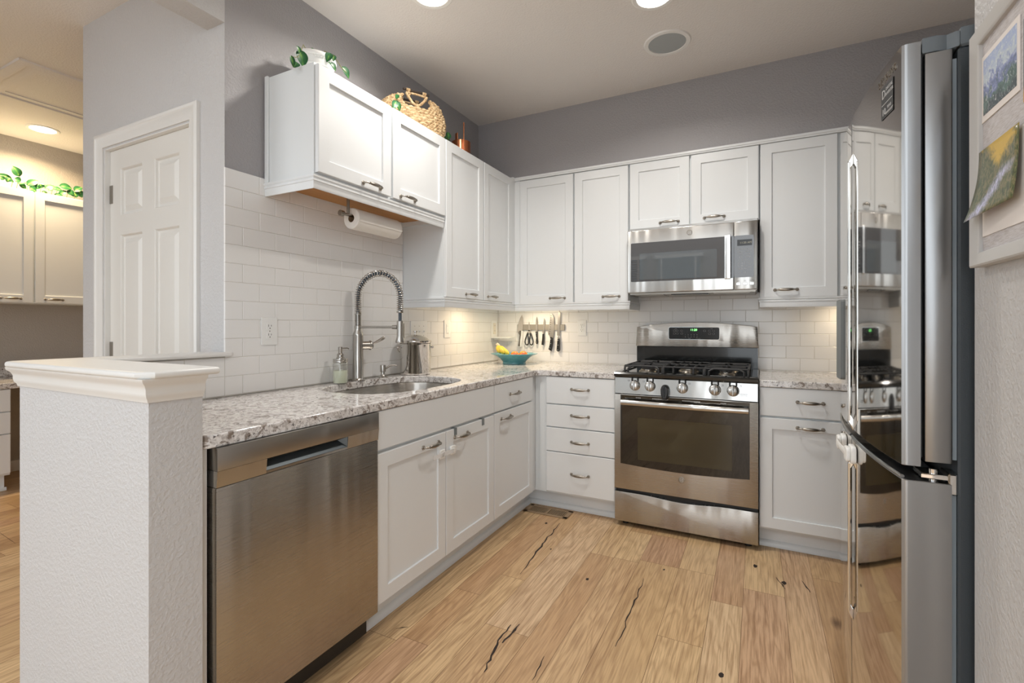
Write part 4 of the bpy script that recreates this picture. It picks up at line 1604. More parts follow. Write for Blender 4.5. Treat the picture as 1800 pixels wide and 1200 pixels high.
# child strap across the freezer doors
cl = thing('fridge_lock', 'white plastic child-lock strap across the freezer doors', 'child lock', (2.18, FYM, 0.83))
for y in (FYM - 0.085, FYM + 0.075):
    b = MB()
    b.prism(rrect(-0.028, 0.028, -0.026, 0.026, 0.014), 0.0005, 0.014, M_=door_frame(y, 0.828), b=0.004, seg=3)
    b.prism(rrect(-0.022, 0.022, -0.021, 0.021, 0.012), 0.014, 0.025, M_=door_frame(y, 0.828), b=0.004, seg=3)
    b.build('pad', 'lockwhite', cl)
pts = [(fx(FYM - 0.085) - 0.024, FYM - 0.085, 0.830), (fx(FYM) - 0.030, FYM - 0.03, 0.836), (fx(FYM) - 0.030, FYM + 0.03, 0.836), (fx(FYM + 0.075) - 0.024, FYM + 0.075, 0.830)]
MB().tube(pts, 0.010, 10, flat=(0.25, 1.0)).build('band', 'lockwhite', cl)

# ================================================================== SINK AREA
ZC = 0.9112
# ---- spring faucet
fa = thing('kitchen_faucet', 'tall brushed nickel faucet with coiled spring neck behind the sink', 'faucet', (0.055, -1.64, ZC))
fx_, fy_ = 0.055, -1.64
MB().lathe([(0.0, 0), (0.036, 0), (0.036, 0.004), (0.030, 0.009), (0.0268, 0.014), (0.0265, 0.235), (0.0272, 0.240), (0.026, 0.247), (0.019, 0.262), (0.0165, 0.278), (0.0165, 0.281)], (fx_, fy_, ZC), 32).build('body', 'faucet', fa)
b = MB()
b.lathe([(0.0165, 0.0), (0.0185, 0.001), (0.0185, 0.014), (0.0165, 0.016)], (fx_, fy_, 1.186), 28)
for k in range(13):
    b.lathe([(0.0135, 0), (0.0165, 0.0012), (0.0165, 0.0038), (0.0135, 0.005)], (fx_, fy_, 1.202 + k * 0.005), 24)
b.build('collar', 'faucet', fa)
tx, ty = 0.305, -1.60
dx, dy = tx - fx_, ty - fy_
Rr = 0.5
cz = 1.347
path = [(0.0, z) for z in (1.258, 1.30)]
rad = math.hypot(dx, dy) / 2
for k in range(25):
    a = PI - PI * k / 24
    path.append((0.5 + 0.5 * math.cos(a), cz + rad * math.sin(a)))
path += [(1.0, 1.31), (1.0, 1.278)]
P3 = [Vector((fx_ + dx * q, fy_ + dy * q, z)) for q, z in path]
MB().tube(P3 + [Vector((tx, ty, 1.222))], 0.0085, 12).build('hose', 'hosegrey', fa)
# helical coil around the hose, tighter near the base
L = [0.0]
for i in range(1, len(P3)):
    L.append(L[-1] + (P3[i] - P3[i - 1]).length)
def along(s_):
    for i in range(1, len(P3)):
        if s_ <= L[i] or i == len(P3) - 1:
            q = (s_ - L[i - 1]) / (L[i] - L[i - 1])
            return P3[i - 1].lerp(P3[i], q), (P3[i] - P3[i - 1]).normalized()
coil = []
ph, s_ = 0.0, 0.0
side = Vector((-dy, dx, 0)).normalized()
while s_ < L[-1]:
    p, d = along(s_)
    n1 = side.cross(d).normalized()
    coil.append(p + (side * math.cos(ph) + n1 * math.sin(ph)) * 0.0158)
    q = s_ / L[-1]
    pitch = 0.0095 + 0.0065 * math.sin(PI * min(1, max(0, (q - 0.1) / 0.85)))
    ph += 2 * PI / 14
    s_ += pitch / 14
MB().tube(coil, 0.0023, 6).build('spring', 'faucet', fa)
b = MB()
b.lathe([(0.0, 0), (0.0165, 0.0), (0.0175, 0.002), (0.0175, 0.010), (0.014, 0.012), (0.0, 0.012)], (tx, ty, 1.267), 24)
b.build('spring_cap', 'faucet', fa)
b = MB()
b.lathe([(0.0, 1.112), (0.022, 1.113), (0.0235, 1.118), (0.021, 1.128), (0.0172, 1.142), (0.0165, 1.15), (0.0165, 1.224), (0.012, 1.227), (0.0, 1.227)], (tx, ty, 0), 28)
sp = b.build('spray_head', 'faucet', fa)
MB().box(-0.005, 0.005, 0.016, 0.024, 1.135, 1.215, b=0.003, M_=Matrix.Translation((tx, ty, 0)) @ Matrix.Rotation(R(60) - PI / 2 + R(10), 4, 'Z')).build('trigger', 'faucet', sp)
b = MB()
d = Vector((dx, dy, 0)).normalized()
b.tube([Vector((fx_, fy_, 1.194)) + d * 0.012, Vector((tx, ty, 1.194)) - d * 0.040], 0.0062, 12)
b.tube([Vector((tx, ty, 1.194)) - d * 0.044, Vector((tx, ty, 1.194)) - d * 0.014], [0.010, 0.0115], 16)
b.build('support_arm', 'faucet', fa)
b = MB()
hv = Vector((0.45, 0.89, 0)).normalized()
h0 = Vector((fx_, fy_, 1.096))
b.tube([h0 + hv * 0.018, h0 + hv * 0.062], [0.0225, 0.0225], 24)
b.tube([h0 + hv * 0.062, h0 + hv * 0.068], [0.026, 0.026], 24)
b.tube([h0 + hv * 0.068, h0 + hv * 0.078, h0 + hv * 0.082], [0.021, 0.018, 0.010], 24)
lv = [h0 + hv * 0.070 + Vector((0, 0, 0.004)), h0 + hv * 0.090 + Vector((0.004, 0, 0.014)), h0 + hv * 0.112 + Vector((0.008, 0, 0.026)), h0 + hv * 0.130 + Vector((0.012, 0, 0.038)), h0 + hv * 0.136 + Vector((0.013, 0, 0.042))]
b.tube(lv, [0.006, 0.0062, 0.0085, 0.0095, 0.006], 14)
b.build('lever', 'faucet', fa)

# ---- built-in soap pump
sd = thing('soap_pump', 'short brushed nickel soap pump set in the granite between faucet and pail', 'soap dispenser', (0.066, -1.462, ZC))
c0 = (0.066, -1.462, ZC)
MB().lathe([(0, 0), (0.026, 0), (0.027, 0.003), (0.018, 0.008), (0.012, 0.016), (0.011, 0.030), (0.0165, 0.032), (0.0165, 0.066), (0.015, 0.070), (0, 0.071)], c0, 28).build('pump_body', 'faucet', sd)
dv = Vector((0.5, 0.87, 0)).normalized()
p0 = Vector(c0)
MB().tube([p0 + dv * 0.01 + Vector((0, 0, 0.045)), p0 + dv * 0.022 + Vector((0, 0, 0.052)), p0 + dv * 0.038 + Vector((0, 0, 0.062)), p0 + dv * 0.062 + Vector((0, 0, 0.065)), p0 + dv * 0.082 + Vector((0, 0, 0.061))],
          [0.006, 0.0058, 0.0055, 0.005, 0.0045], 12).build('spout', 'faucet', sd)

# ---- mason-jar soap dispenser
jx, jy = 0.080, -1.785
ja = thing('soap_jar', 'clear glass jar soap dispenser with steel pump lid, left of the faucet', 'soap dispenser', (jx, jy, ZC))
MB().lathe([(0, 0.001), (0.031, 0.0), (0.036, 0.004), (0.0372, 0.012), (0.0372, 0.096), (0.035, 0.106), (0.031, 0.112), (0.031, 0.120), (0.0285, 0.120), (0.0285, 0.111), (0.033, 0.104), (0.0348, 0.095), (0.0348, 0.012), (0.033, 0.005), (0, 0.0045)], (jx, jy, ZC), 40).build('jar', 'glass', ja)
MB().lathe([(0, 0.0048), (0.0325, 0.0052), (0.0345, 0.012), (0.0345, 0.066), (0, 0.066)], (jx, jy, ZC), 36).build('soap', 'soap', ja)
b = MB()
b.lathe([(0, 0.124), (0.0345, 0.124), (0.0355, 0.122), (0.0355, 0.118), (0.0345, 0.116), (0.0355, 0.114), (0.0355, 0.108), (0.033, 0.106)], (jx, jy, ZC), 40)
b.lathe([(0.020, 0.124), (0.0195, 0.130), (0.0165, 0.133), (0.0165, 0.146), (0.013, 0.150), (0.010, 0.153), (0.0105, 0.168), (0.011, 0.170), (0.011, 0.182), (0.009, 0.184), (0, 0.184)], (jx, jy, ZC), 28)
ld = b.build('pump_lid', 'faucet', ja)
p0 = Vector((jx, jy, ZC + 0.177))
MB().tube([p0 + dv * 0.008, p0 + dv * 0.034, p0 + dv * 0.042 + Vector((0, 0, -0.004))], [0.0035, 0.003, 0.0028], 10).build('spout', 'faucet', ld)
MB().tube([(jx, jy, ZC + 0.012), (jx, jy, ZC + 0.115)], 0.003, 8).build('dip_tube', 'white', ja)

# ---- stainless compost pail
px_, py_ = 0.120, -1.242
pa = thing('compost_pail', 'polished stainless lidded compost pail on the counter right of the faucet', 'pail', (px_, py_, ZC))
r0 = 0.0905
MB().lathe([(0, 0), (r0 - 0.006, 0), (r0 - 0.001, 0.006), (r0, 0.014), (r0, 0.178), (r0 + 0.002, 0.183), (r0 - 0.003, 0.186), (0, 0.186)], (px_, py_, ZC), 48).build('body', 'mirror_steel', pa)
b = MB()
b.lathe([(r0 + 0.003, 0.187), (r0 + 0.0045, 0.190), (r0 + 0.0045, 0.201), (r0, 0.204), (r0 - 0.008, 0.205), (r0 - 0.020, 0.216), (r0 - 0.045, 0.229), (0.025, 0.236), (0, 0.237)], (px_, py_, ZC), 48)
ld = b.build('lid', 'mirror_steel', pa)
MB().lathe([(0.008, 0.236), (0.005, 0.242), (0.006, 0.249), (0.014, 0.253), (0.014, 0.258), (0.004, 0.261), (0, 0.261)], (px_, py_, ZC), 20).build('knob', 'mirror_steel', ld)
# side ears and hanging bail
ax = Vector((0.60, 0.80, 0)).normalized()
b = MB()
for s_ in (-1, 1):
    e = Vector((px_, py_, ZC + 0.160)) + ax * s_ * (r0 - 0.002)
    b.tube([e, e + ax * s_ * 0.010], [0.010, 0.008], 14)
    b.sphere(e + ax * s_ * 0.016, 0.0085, n=12)
b.build('ear', 'mirror_steel', pa)
fwd = Vector((ax.y, -ax.x, 0))
pts = []
for k in range(21):
    a = PI * k / 20
    pts.append(Vector((px_, py_, ZC + 0.160)) + ax * (r0 + 0.012) * math.cos(a) - fwd * (0.0965) * math.sin(a) - Vector((0, 0, 0.045 * math.sin(a))))
MB().tube(pts, 0.0026, 8).build('bail_handle', 'mirror_steel', pa)

# ---- paper towel holder under the short cabinet, with its roll
RX, RZ = 0.19, 1.733
ph_ = thing('paper_towel_holder', 'nickel bar holder hanging under the short cabinet over the sink', 'paper towel holder', (RX, -1.84, 1.826))
b = MB()
b.lathe([(0.022, 1.8255), (0.020, 1.819), (0.0075, 1.815), (0.0072, RZ)], (RX, -1.84, 0), 20)
b.build('post', 'nickel', ph_)
MB().tube([(RX, -1.888, RZ), (RX, -1.486, RZ)], 0.0068, 14).build('bar', 'nickel', ph_)
MB().tube([(RX, -1.892, RZ), (RX, -1.872, RZ)], 0.0135, 20).build('end_knob', 'nickel', ph_)
pr = thing('paper_towel_roll', 'white paper towel roll on the bar under the cabinet', 'paper towel', (RX, -1.66, RZ - 0.01))
Fy = fr((RX, 0, RZ - 0.0125), (1, 0, 0), (0, 0, 1))     # local z = -y
MB().lathe([(0.0195, 1.503), (0.047, 1.503), (0.0505, 1.507), (0.051, 1.512), (0.051, 1.812), (0.0505, 1.817), (0.047, 1.821), (0.0195, 1.821)], n=48, M_=Fy).build('roll', 'paper', pr)
MB().lathe([(0.0193, 1.5035), (0.0193, 1.8205), (0.0182, 1.8205), (0.0182, 1.5035)], n=32, M_=Fy).build('core', 'register', pr)
b = MB()
b.quad((RX + 0.0512, -1.815, RZ - 0.0125), (RX + 0.0512, -1.508, RZ - 0.0125), (RX + 0.0516, -1.508, RZ - 0.030), (RX + 0.0516, -1.815, RZ - 0.030))
b.build('loose_sheet', 'paper', pr)

# ================================================================== WALL FITTINGS
def plate(name, label, cat, F, w, h, kind, mat='white'):
    """Switch or outlet plate on frame F (local x right, y up, z out)."""
    o = F.to_translation()
    t = thing(name, label, cat, o)
    MB().prism(rrect(-w / 2, w / 2, -h / 2, h / 2, 0.004, 3), 0.0002, 0.0055, M_=F, b=0.0025, seg=2).build('cover_plate', mat, t)
    if kind == 'duplex':
        for s in (-1, 1):
            fc = MB().prism(rrect(-0.017, 0.017, s * 0.0195 - 0.0145, s * 0.0195 + 0.0145, 0.009, 5), 0.005, 0.0075, M_=F).build('socket', mat, t)
            sl = MB()
            sl.box(-0.0075, -0.0055, s * 0.0195 + 0.000, s * 0.0195 + 0.0095, 0.0073, 0.0078, M_=F).box(0.0055, 0.0075, s * 0.0195 + 0.001, s * 0.0195 + 0.0085, 0.0073, 0.0078, M_=F)
            sl.lathe([(0, 0.0078), (0.0024, 0.0078)], (0, s * 0.0195 - 0.0065, 0), 12, M_=F)
            sl.build('slots', 'hole', fc)
        MB().lathe([(0, 0.0068), (0.003, 0.0062)], (0, 0, 0), 12, M_=F).build('screw', 'nickel', t)
    elif kind == 'rocker':
        MB().prism(rrect(-0.0165, 0.0165, -0.0335, 0.0335, 0.002, 2), 0.005, 0.008, M_=F, b=0.001).build('rocker', mat, t)
        MB().box(-0.006, 0.006, -0.030, -0.027, 0.0078, 0.0086, M_=F).box(-0.004, -0.001, 0.018, 0.022, 0.0078, 0.0084, M_=F).build('indicator', 'grey', t)
    elif kind == 'toggles':
        for k in range(3):
            xx = (k - 1) * 0.046
            MB().box(xx - 0.005, xx + 0.005, -0.012, 0.012, 0.005, 0.0065, M_=F).box(xx - 0.0035, xx + 0.0035, -0.009, 0.001, 0.006, 0.016, b=0.001, M_=F).build('toggle', mat, t)
            sc = MB()
            for zz in (-0.03, 0.03):
                sc.lathe([(0, 0.0065), (0.0028, 0.0058)], (xx, zz, 0), 10, M_=F)
            sc.build('screw', 'nickel', t)
    return t


def on_left(y, z):
    return fr((0.0106, y, z), (0, 1, 0), (0, 0, 1))


def on_back(x, z):
    return fr((x, -0.0106, z), (1, 0, 0), (0, 0, 1))


plate('wall_outlet', 'white duplex outlet on the tile left of the soap jar', 'outlet', on_left(-2.130, 1.177), 0.079, 0.122, 'duplex')
plate('wall_outlet', 'white duplex outlet on the tile right of the hanging knives', 'outlet', on_back(0.742, 1.184), 0.070, 0.122, 'duplex')
plate('light_switch', 'white triple switch plate partly hidden behind the steel pail', 'switch', on_left(-1.072, 1.168), 0.165, 0.126, 'toggles')
plate('light_switch', 'white single rocker switch plate in the warm pool of light', 'switch', on_left(-0.756, 1.178), 0.076, 0.122, 'rocker')
F = on_left(-0.087, 1.172)
so = plate('outlet_shelf', 'white outlet cover with a small shelf ledge, in the corner above the bowl', 'outlet', F, 0.100, 0.142, 'none')
MB().prism(rrect(-0.020, 0.020, -0.040, 0.050, 0.006, 3), 0.0055, 0.009, M_=F).build('socket', 'offwhite', so)
sl = MB()
for zz in (-0.018, 0.024):
    sl.box(-0.0075, -0.0055, zz, zz + 0.009, 0.009, 0.0095, M_=F).box(0.0055, 0.0075, zz, zz + 0.009, 0.009, 0.0095, M_=F)
sl.build('slots', 'grey', so)
MB().box(-0.050, 0.050, -0.074, -0.062, 0.0002, 0.165, b=0.002, M_=F).build('shelf', 'white', so)
MB().box(-0.012, 0.012, -0.083, -0.0735, 0.01, 0.05, b=0.002, M_=F).build('catch', 'white', so)

# ---- magnetic strip and the tools hanging from it
def kx(X):
    return 0.145 + X * 0.000384


def kz(Y):
    return 1.3414 - Y * 0.00034


st = MB().box(kx(130), kx(1195), -0.0225, -0.0107, 1.1646, 1.2105, b=0.001).build('magnetic_strip', 'strip')
tag(st, 'brushed steel magnetic strip holding knives on the back wall tile', 'knife rack')
FKN = fr((0, -0.0229, 0), (1, 0, 0), (0, 0, 1))
def kp_(ps):
    return [(kx(a), kz(b)) for a, b in ps]


def knife(name, label, cat, blade, parts, rivets=(), blade_t=0.0022, h_t=0.015):
    cx_ = sum(p[0] for p in blade) / len(blade)
    cy_ = sum(p[1] for p in blade) / len(blade)
    t = thing(name, label, cat, (kx(cx_), -0.0229, kz(cy_)))
    bl = MB().prism(kp_(blade), 0.0002, blade_t, M_=FKN, b=0.0008).build('blade', 'knife', t)
    for nm, mat, poly, th in parts:
        h = MB().prism(kp_(poly), -0.004 if th > 0.008 else 0.0002, th, M_=FKN, b=0.0025, seg=2).build(nm, mat, t)
        if rivets and nm == 'handle':
            rv = MB()
            for a, b_ in rivets:
                rv.lathe([(0, th + 0.0006), (0.0032, th + 0.0002)], (kx(a), kz(b_), 0), 12, M_=FKN)
            rv.build('rivets', 'chrome', h)
    return t, bl


knife('kitchen_knife', 'chef knife with grey and white handle, leftmost on the magnetic strip', 'knife',
      [(240, 155), (262, 230), (268, 300), (268, 385), (258, 530), (232, 548), (182, 548), (150, 572), (130, 560), (135, 480), (160, 350), (195, 240)],
      [('handle', 'knifegrey', [(185, 540), (238, 532), (228, 620), (208, 760), (208, 905), (160, 900), (180, 780), (195, 640), (165, 580)], 0.013),
       ('handle_spine', 'white', [(236, 532), (256, 535), (260, 620), (252, 760), (232, 925), (202, 920), (209, 760), (230, 630)], 0.0125)])
knife('kitchen_knife', 'short utility knife with black riveted handle, right of the scissors', 'knife',
      [(585, 200), (597, 240), (605, 290), (605, 550), (560, 557), (555, 400), (560, 290), (571, 240)],
      [('handle', 'black', [(562, 557), (606, 557), (606, 700), (616, 800), (612, 830), (590, 845), (568, 820), (572, 780), (578, 700)], 0.013)], ((583, 590), (588, 700), (590, 803)))
knife('kitchen_knife', 'paring knife with plain black handle, fourth tool from the left', 'knife',
      [(748, 235), (758, 260), (766, 300), (768, 400), (758, 600), (722, 600), (705, 560), (720, 500), (725, 400), (735, 300)],
      [('handle', 'black', [(722, 603), (756, 603), (758, 700), (750, 790), (738, 868), (698, 856), (708, 780), (716, 700)], 0.014)])
t, bl = knife('kitchen_knife', 'broad santoku knife with dimpled blade and black handle', 'knife',
              [(890, 140), (910, 138), (935, 160), (965, 230), (975, 400), (966, 600), (946, 692), (892, 668), (838, 622), (840, 500), (865, 370), (880, 240)],
              [('handle', 'black', [(893, 672), (948, 692), (948, 800), (936, 900), (915, 1000), (855, 962), (880, 860), (892, 770)], 0.014)], ((910, 725), (908, 828), (890, 930)))
b = MB()
for k in range(9):
    q = k / 8
    X = 896 - 40 * q ** 0.6 + 12 * math.sin(PI * q)
    b.lathe([(0, 0.0026), (0.0034, 0.0023)], (kx(X + 12), kz(180 + 420 * q), 0), 10, M_=FKN)
b.build('dimples', 'legend_dark', bl)
knife('kitchen_knife', 'long narrow bread knife with black handle, rightmost on the strip', 'knife',
      [(1070, 90), (1090, 100), (1112, 132), (1100, 400), (1092, 660), (1035, 660), (1045, 400), (1058, 150)],
      [('bolster', 'chrome', [(1036, 652), (1094, 652), (1090, 708), (1056, 708)], 0.007),
       ('handle', 'black', [(1055, 706), (1092, 706), (1097, 800), (1096, 985), (1068, 1010), (1032, 988), (1034, 955), (1046, 800)], 0.014)], ((1068, 750), (1066, 862), (1062, 970)))
sc_, bl = knife('kitchen_scissors', 'kitchen scissors with black loop handles on the magnetic strip', 'scissors',
                [(405, 305), (418, 370), (440, 500), (440, 592), (378, 592), (380, 510), (392, 380)], [])
MB().lathe([(0, 0.006), (0.005, 0.0055), (0.006, 0.002)], (kx(405), kz(530), 0), 16, M_=FKN).build('pivot', 'black', bl)
for s_ in (-1, 1):
    lp = [(36, 580), (62, 660), (88, 740), (94, 800), (78, 858), (46, 872), (18, 840), (10, 770), (14, 690), (30, 640)]
    pts = [FKN @ Vector((kx(412 + s_ * a), kz(b_), 0.0055)) for a, b_ in lp]
    sm = []
    for i in range(len(pts)):
        sm += [pts[i], (pts[i] + pts[(i + 1) % len(pts)]) / 2]
    MB().tube(sm, 0.0046, 8, closed=True).build('finger_loop', 'black', sc_)

# ---- fruit bowl
bx_, by_ = 0.282, -0.252
fb = MB().lathe([(0, 0.004), (0.080, 0.003), (0.087, 0.0), (0.090, 0.002), (0.088, 0.010), (0.090, 0.018), (0.100, 0.030), (0.118, 0.045), (0.142, 0.060), (0.172, 0.072), (0.179, 0.075), (0.1795, 0.078), (0.175, 0.079), (0.150, 0.071),
                  (0.122, 0.058), (0.098, 0.040), (0.080, 0.026), (0.05, 0.020), (0, 0.019)], (bx_, by_, ZC), 64).build('fruit_bowl', 'teal')
tag(fb, 'wide teal glazed bowl of fruit on the corner of the counter', 'bowl')
rh = Vector((0.891, 0.454, 0))
fh = Vector((-0.454, 0.891, 0))
for k, (a, c_, z_, rr_, lab) in enumerate(((0.004, -0.030, 0.062, 0.0345, 'orange-red peach in the teal bowl, beside the bananas'), (0.068, -0.020, 0.063, 0.035, 'orange-red peach in the teal bowl, nearer the bowl rim on the right'))):
    p = Vector((bx_, by_, ZC + z_)) + rh * a + fh * c_
    b = MB()
    b.lathe([(0, -rr_ * 0.93), (rr_ * 0.45, -rr_ * 0.86), (rr_ * 0.85, -rr_ * 0.5), (rr_, 0), (rr_ * 0.9, rr_ * 0.48), (rr_ * 0.55, rr_ * 0.83), (rr_ * 0.22, rr_ * 0.92), (rr_ * 0.06, rr_ * 0.84), (0, rr_ * 0.80)], p, 32)
    pe = b.build('peach', 'peach', loc=p)
    tag(pe, lab, 'fruit', 'peaches in the teal bowl')
bn = thing('banana_bunch', 'bunch of ripe bananas with wrapped stem in the teal bowl', 'fruit', (bx_ - 0.07, by_ - 0.03, ZC + 0.03))
stem = Vector((bx_, by_, 0)) + rh * -0.122 + fh * -0.01 + Vector((0, 0, 1.050))
for k, (aa, ff) in enumerate(((-0.108, -0.045), (-0.078, -0.058), (-0.042, -0.056))):
    tip = Vector((bx_, by_, 0)) + rh * aa + fh * ff + Vector((0, 0, 0.998 - 0.006 * k))
    mid = stem.lerp(tip, 0.5) + Vector((0, 0, 0.012)) + rh * -0.012 + fh * (ff * 0.35)
    pts, rs = [], []
    for i in range(13):
        q = i / 12
        p = stem * (1 - q) ** 2 + mid * 2 * q * (1 - q) + tip * q * q
        pts.append(p)
        rs.append(0.0055 + 0.0125 * min(1, max(0, (q - 0.12) / 0.25)) * (1 - max(0, (q - 0.8) / 0.2) ** 2 * 0.65))
    ba = MB().tube(pts, rs, 10).build('banana', 'banana', bn)
    d = (pts[-1] - pts[-2]).normalized()
    MB().tube([pts[-1], pts[-1] + d * 0.008], [0.0055, 0.003], 8).build('banana_tip', 'bananatip', ba)
d = (Vector((bx_, by_, 0)) + rh * -0.06 + Vector((0, 0, 0.99)) - stem).normalized()
MB().tube([stem - d * 0.020, stem - d * 0.010, stem + d * 0.010], [0.010, 0.013, 0.012], 12).build('stem_wrap', 'wrap', bn)

# ---- floor register in the inside corner
rg_ = thing('floor_register', 'tan metal floor register in the inside corner of the cabinets', 'vent', (0.732, -0.66, 0.002))
b = MB()
x0, x1, y0, y1 = 0.585, 0.885, -0.728, -0.600
b.box(x0, x1, y0, y0 + 0.022, 0.0008, 0.005, b=0.0015).box(x0, x1, y1 - 0.022, y1, 0.0008, 0.005, b=0.0015).box(x0, x0 + 0.03, y0, y1, 0.0008, 0.005, b=0.0015).box(x1 - 0.03, x1, y0, y1, 0.0008, 0.005, b=0.0015)
b.box((x0 + x1) / 2 - 0.008, (x0 + x1) / 2 + 0.008, y0, y1, 0.0008, 0.0048)
b.build('frame', 'register', rg_)
b = MB()
for k in range(22):
    xx = x0 + 0.030 + k * (x1 - x0 - 0.06) / 22 + 0.003
    b.box(xx, xx + 0.0055, y0 + 0.02, y1 - 0.02, 0.001, 0.0042)
b.build('louvres', 'register', rg_)
MB().box(x0 + 0.028, x1 - 0.028, y0 + 0.02, y1 - 0.02, 0.0007, 0.0010).build('duct_opening', 'hole', rg_)

# ---- child lock and over-door hooks on the sink cabinet
XL = 0.6475
cl = thing('cabinet_lock', 'white plastic child-lock strap joining the two sink cabinet doors', 'child lock', (XL + 0.01, -1.68, 0.612))
for y in (-1.724, -1.637):
    F = fr((XL, y, 0.613), (0, 1, 0), (0, 0, 1))
    MB().prism(rrect(-0.021, 0.021, -0.021, 0.021, 0.009), 0.0004, 0.012, M_=F, b=0.004, seg=3).prism(rrect(-0.010, 0.010, -0.009, 0.009, 0.006), 0.012, 0.0145, M_=F, b=0.001).build('pad', 'lockwhite', cl)
MB().box(XL + 0.0125, XL + 0.0145, -1.800, -1.640, 0.603, 0.622, b=0.0008).build('band', 'strap', cl)
oh = thing('over_door_hook', 'grey metal bracket hooked over the left part of the second sink door', 'hook', (XL + 0.002, -1.606, 0.70))
MB().box(0.6480, 0.6500, -1.617, -1.595, 0.676, 0.7095).box(0.628, 0.6500, -1.617, -1.595, 0.7088, 0.7104).build('strap', 'grey', oh)
dup(oh, (XL + 0.002, -1.345, 0.70), 'grey metal bracket hooked over the right part of the second sink door')

# ================================================================== ON TOP OF THE CABINETS
def leaf_bm(mb, base, tip, w, nrm, droop=0.12, fold=0.25):
    """Heart-shaped leaf; stores how far each vertex is from the midrib in layer 'across'."""
    bm = mb.bm
    lay = bm.verts.layers.float.get('across') or bm.verts.layers.float.new('across')
    base, tip = Vector(base), Vector(tip)
    ax_ = tip - base
    Ln = ax_.length
    ax_.normalize()
    nr = Vector(nrm)
    nr = (nr - ax_ * nr.dot(ax_)).normalized()
    sd_ = ax_.cross(nr)
    rows = []
    N = 9
    for i in range(N + 1):
        q = i / N
        hw = w * 0.5 * (math.sin(PI * min(1, q * 1.02) ** 0.72) ** 0.8 if 0 < q < 1 else 0)
        c = base + ax_ * Ln * q - nr * droop * Ln * (2 * q - 1) ** 2
        row = []
        for s in (-1, -0.55, 0, 0.55, 1):
            p = c + sd_ * hw * s + nr * (fold * hw * abs(s))
            if q < 0.35 and abs(s) > 0.2:
                p -= ax_ * Ln * 0.10 * abs(s) * (1 - q / 0.35)
            v = bm.verts.new(p)
            v[lay] = abs(s)
            row.append(v)
        rows.append(row)
    for A, B in zip(rows[:-1], rows[1:]):
        for k in range(4):
            bm.faces.new((A[k], A[k + 1], B[k + 1], B[k]))
    mb._n = len(bm.faces)


def foliage(parent, x, leaves, rnd, jitter=0.02, nrm=(1, -0.5, 0.5)):
    b = MB()
    b.bm.verts.layers.float.new('across')
    for (B, T, w) in leaves:
        dxx = (rnd.random() - 0.5) * jitter
        n = (nrm[0] + (rnd.random() - 0.5) * 0.5, nrm[1] + (rnd.random() - 0.5) * 0.5, nrm[2] + (rnd.random() - 0.5) * 0.4)
        leaf_bm(b, (x + dxx, B[0], B[1]), (x + dxx + (rnd.random() - 0.4) * 0.015, T[0], T[1]), w * 1.08, n, 0.1, 0.22)
    return b.build('foliage', 'leaf', parent, angle=80)


rnd = random.Random(21)
TOP = 2.2935
pp_ = thing('potted_pothos', 'trailing pothos in a white pot at the near end of the wall cabinets', 'plant', (0.13, -1.99, TOP))
pc = (0.13, -1.985, TOP)
b = MB()
b.lathe([(0, 0.001), (0.058, 0.0), (0.066, 0.004), (0.082, 0.080), (0.086, 0.108), (0.093, 0.112), (0.095, 0.118), (0.093, 0.127), (0.086, 0.128), (0.078, 0.110), (0, 0.108)], pc, 48)
po = b.build('pot', 'white', pp_)
b = MB()
for k in range(48):
    a = 2 * PI * k / 48
    b.sphere((pc[0] + 0.0875 * math.cos(a), pc[1] + 0.0875 * math.sin(a), pc[2] + 0.106), 0.0035, n=6)
for zz in (0.03, 0.045, 0.060, 0.075):
    rr_ = 0.066 + zz * 0.2
    b.lathe([(rr_ - 0.001, zz - 0.003), (rr_ + 0.003, zz), (rr_ - 0.001, zz + 0.003)], pc, 40)
b.build('bead_band', 'white', po)
foliage(pp_, 0.24, [((-2.147, 2.354), (-2.128, 2.294), 0.048), ((-2.2, 2.302), (-2.188, 2.262), 0.021), ((-2.161, 2.300), (-2.181, 2.268), 0.031), ((-2.15, 2.344), (-2.17, 2.362), 0.024), ((-2.001, 2.414), (-2.023, 2.365), 0.031),
                    ((-1.972, 2.426), (-1.975, 2.393), 0.026), ((-1.982, 2.382), (-1.952, 2.36), 0.031), ((-1.918, 2.392), (-1.877, 2.358), 0.039), ((-2.007, 2.372), (-2.004, 2.359), 0.013)], rnd)
b = MB()
for ps in (((0.13, -1.99, 2.405), (0.17, -2.08, 2.43), (0.22, -2.13, 2.37), (0.235, -2.16, 2.32), (0.235, -2.20, 2.30)), ((0.13, -1.98, 2.405), (0.2, -1.99, 2.44), (0.235, -1.97, 2.42), (0.24, -1.93, 2.385), (0.24, -1.90, 2.375)), ((0.12, -1.985, 2.40), (0.12, -1.985, 2.445))):
    b.tube(ps, 0.0018, 6)
b.build('stem', 'stem', pp_)
f2 = MB()
f2.bm.verts.layers.float.new('across')
leaf_bm(f2, (0.12, -1.980, 2.439), (0.12, -1.989, 2.479), 0.036, (1, -0.4, 0.2))
leaf_bm(f2, (0.13, -1.999, 2.42), (0.11, -2.06, 2.45), 0.04, (0.3, -0.4, 1))
leaf_bm(f2, (0.10, -1.97, 2.42), (0.05, -1.93, 2.44), 0.04, (0.3, 0.4, 1))
f2.build('foliage', 'leaf', pp_, angle=80)

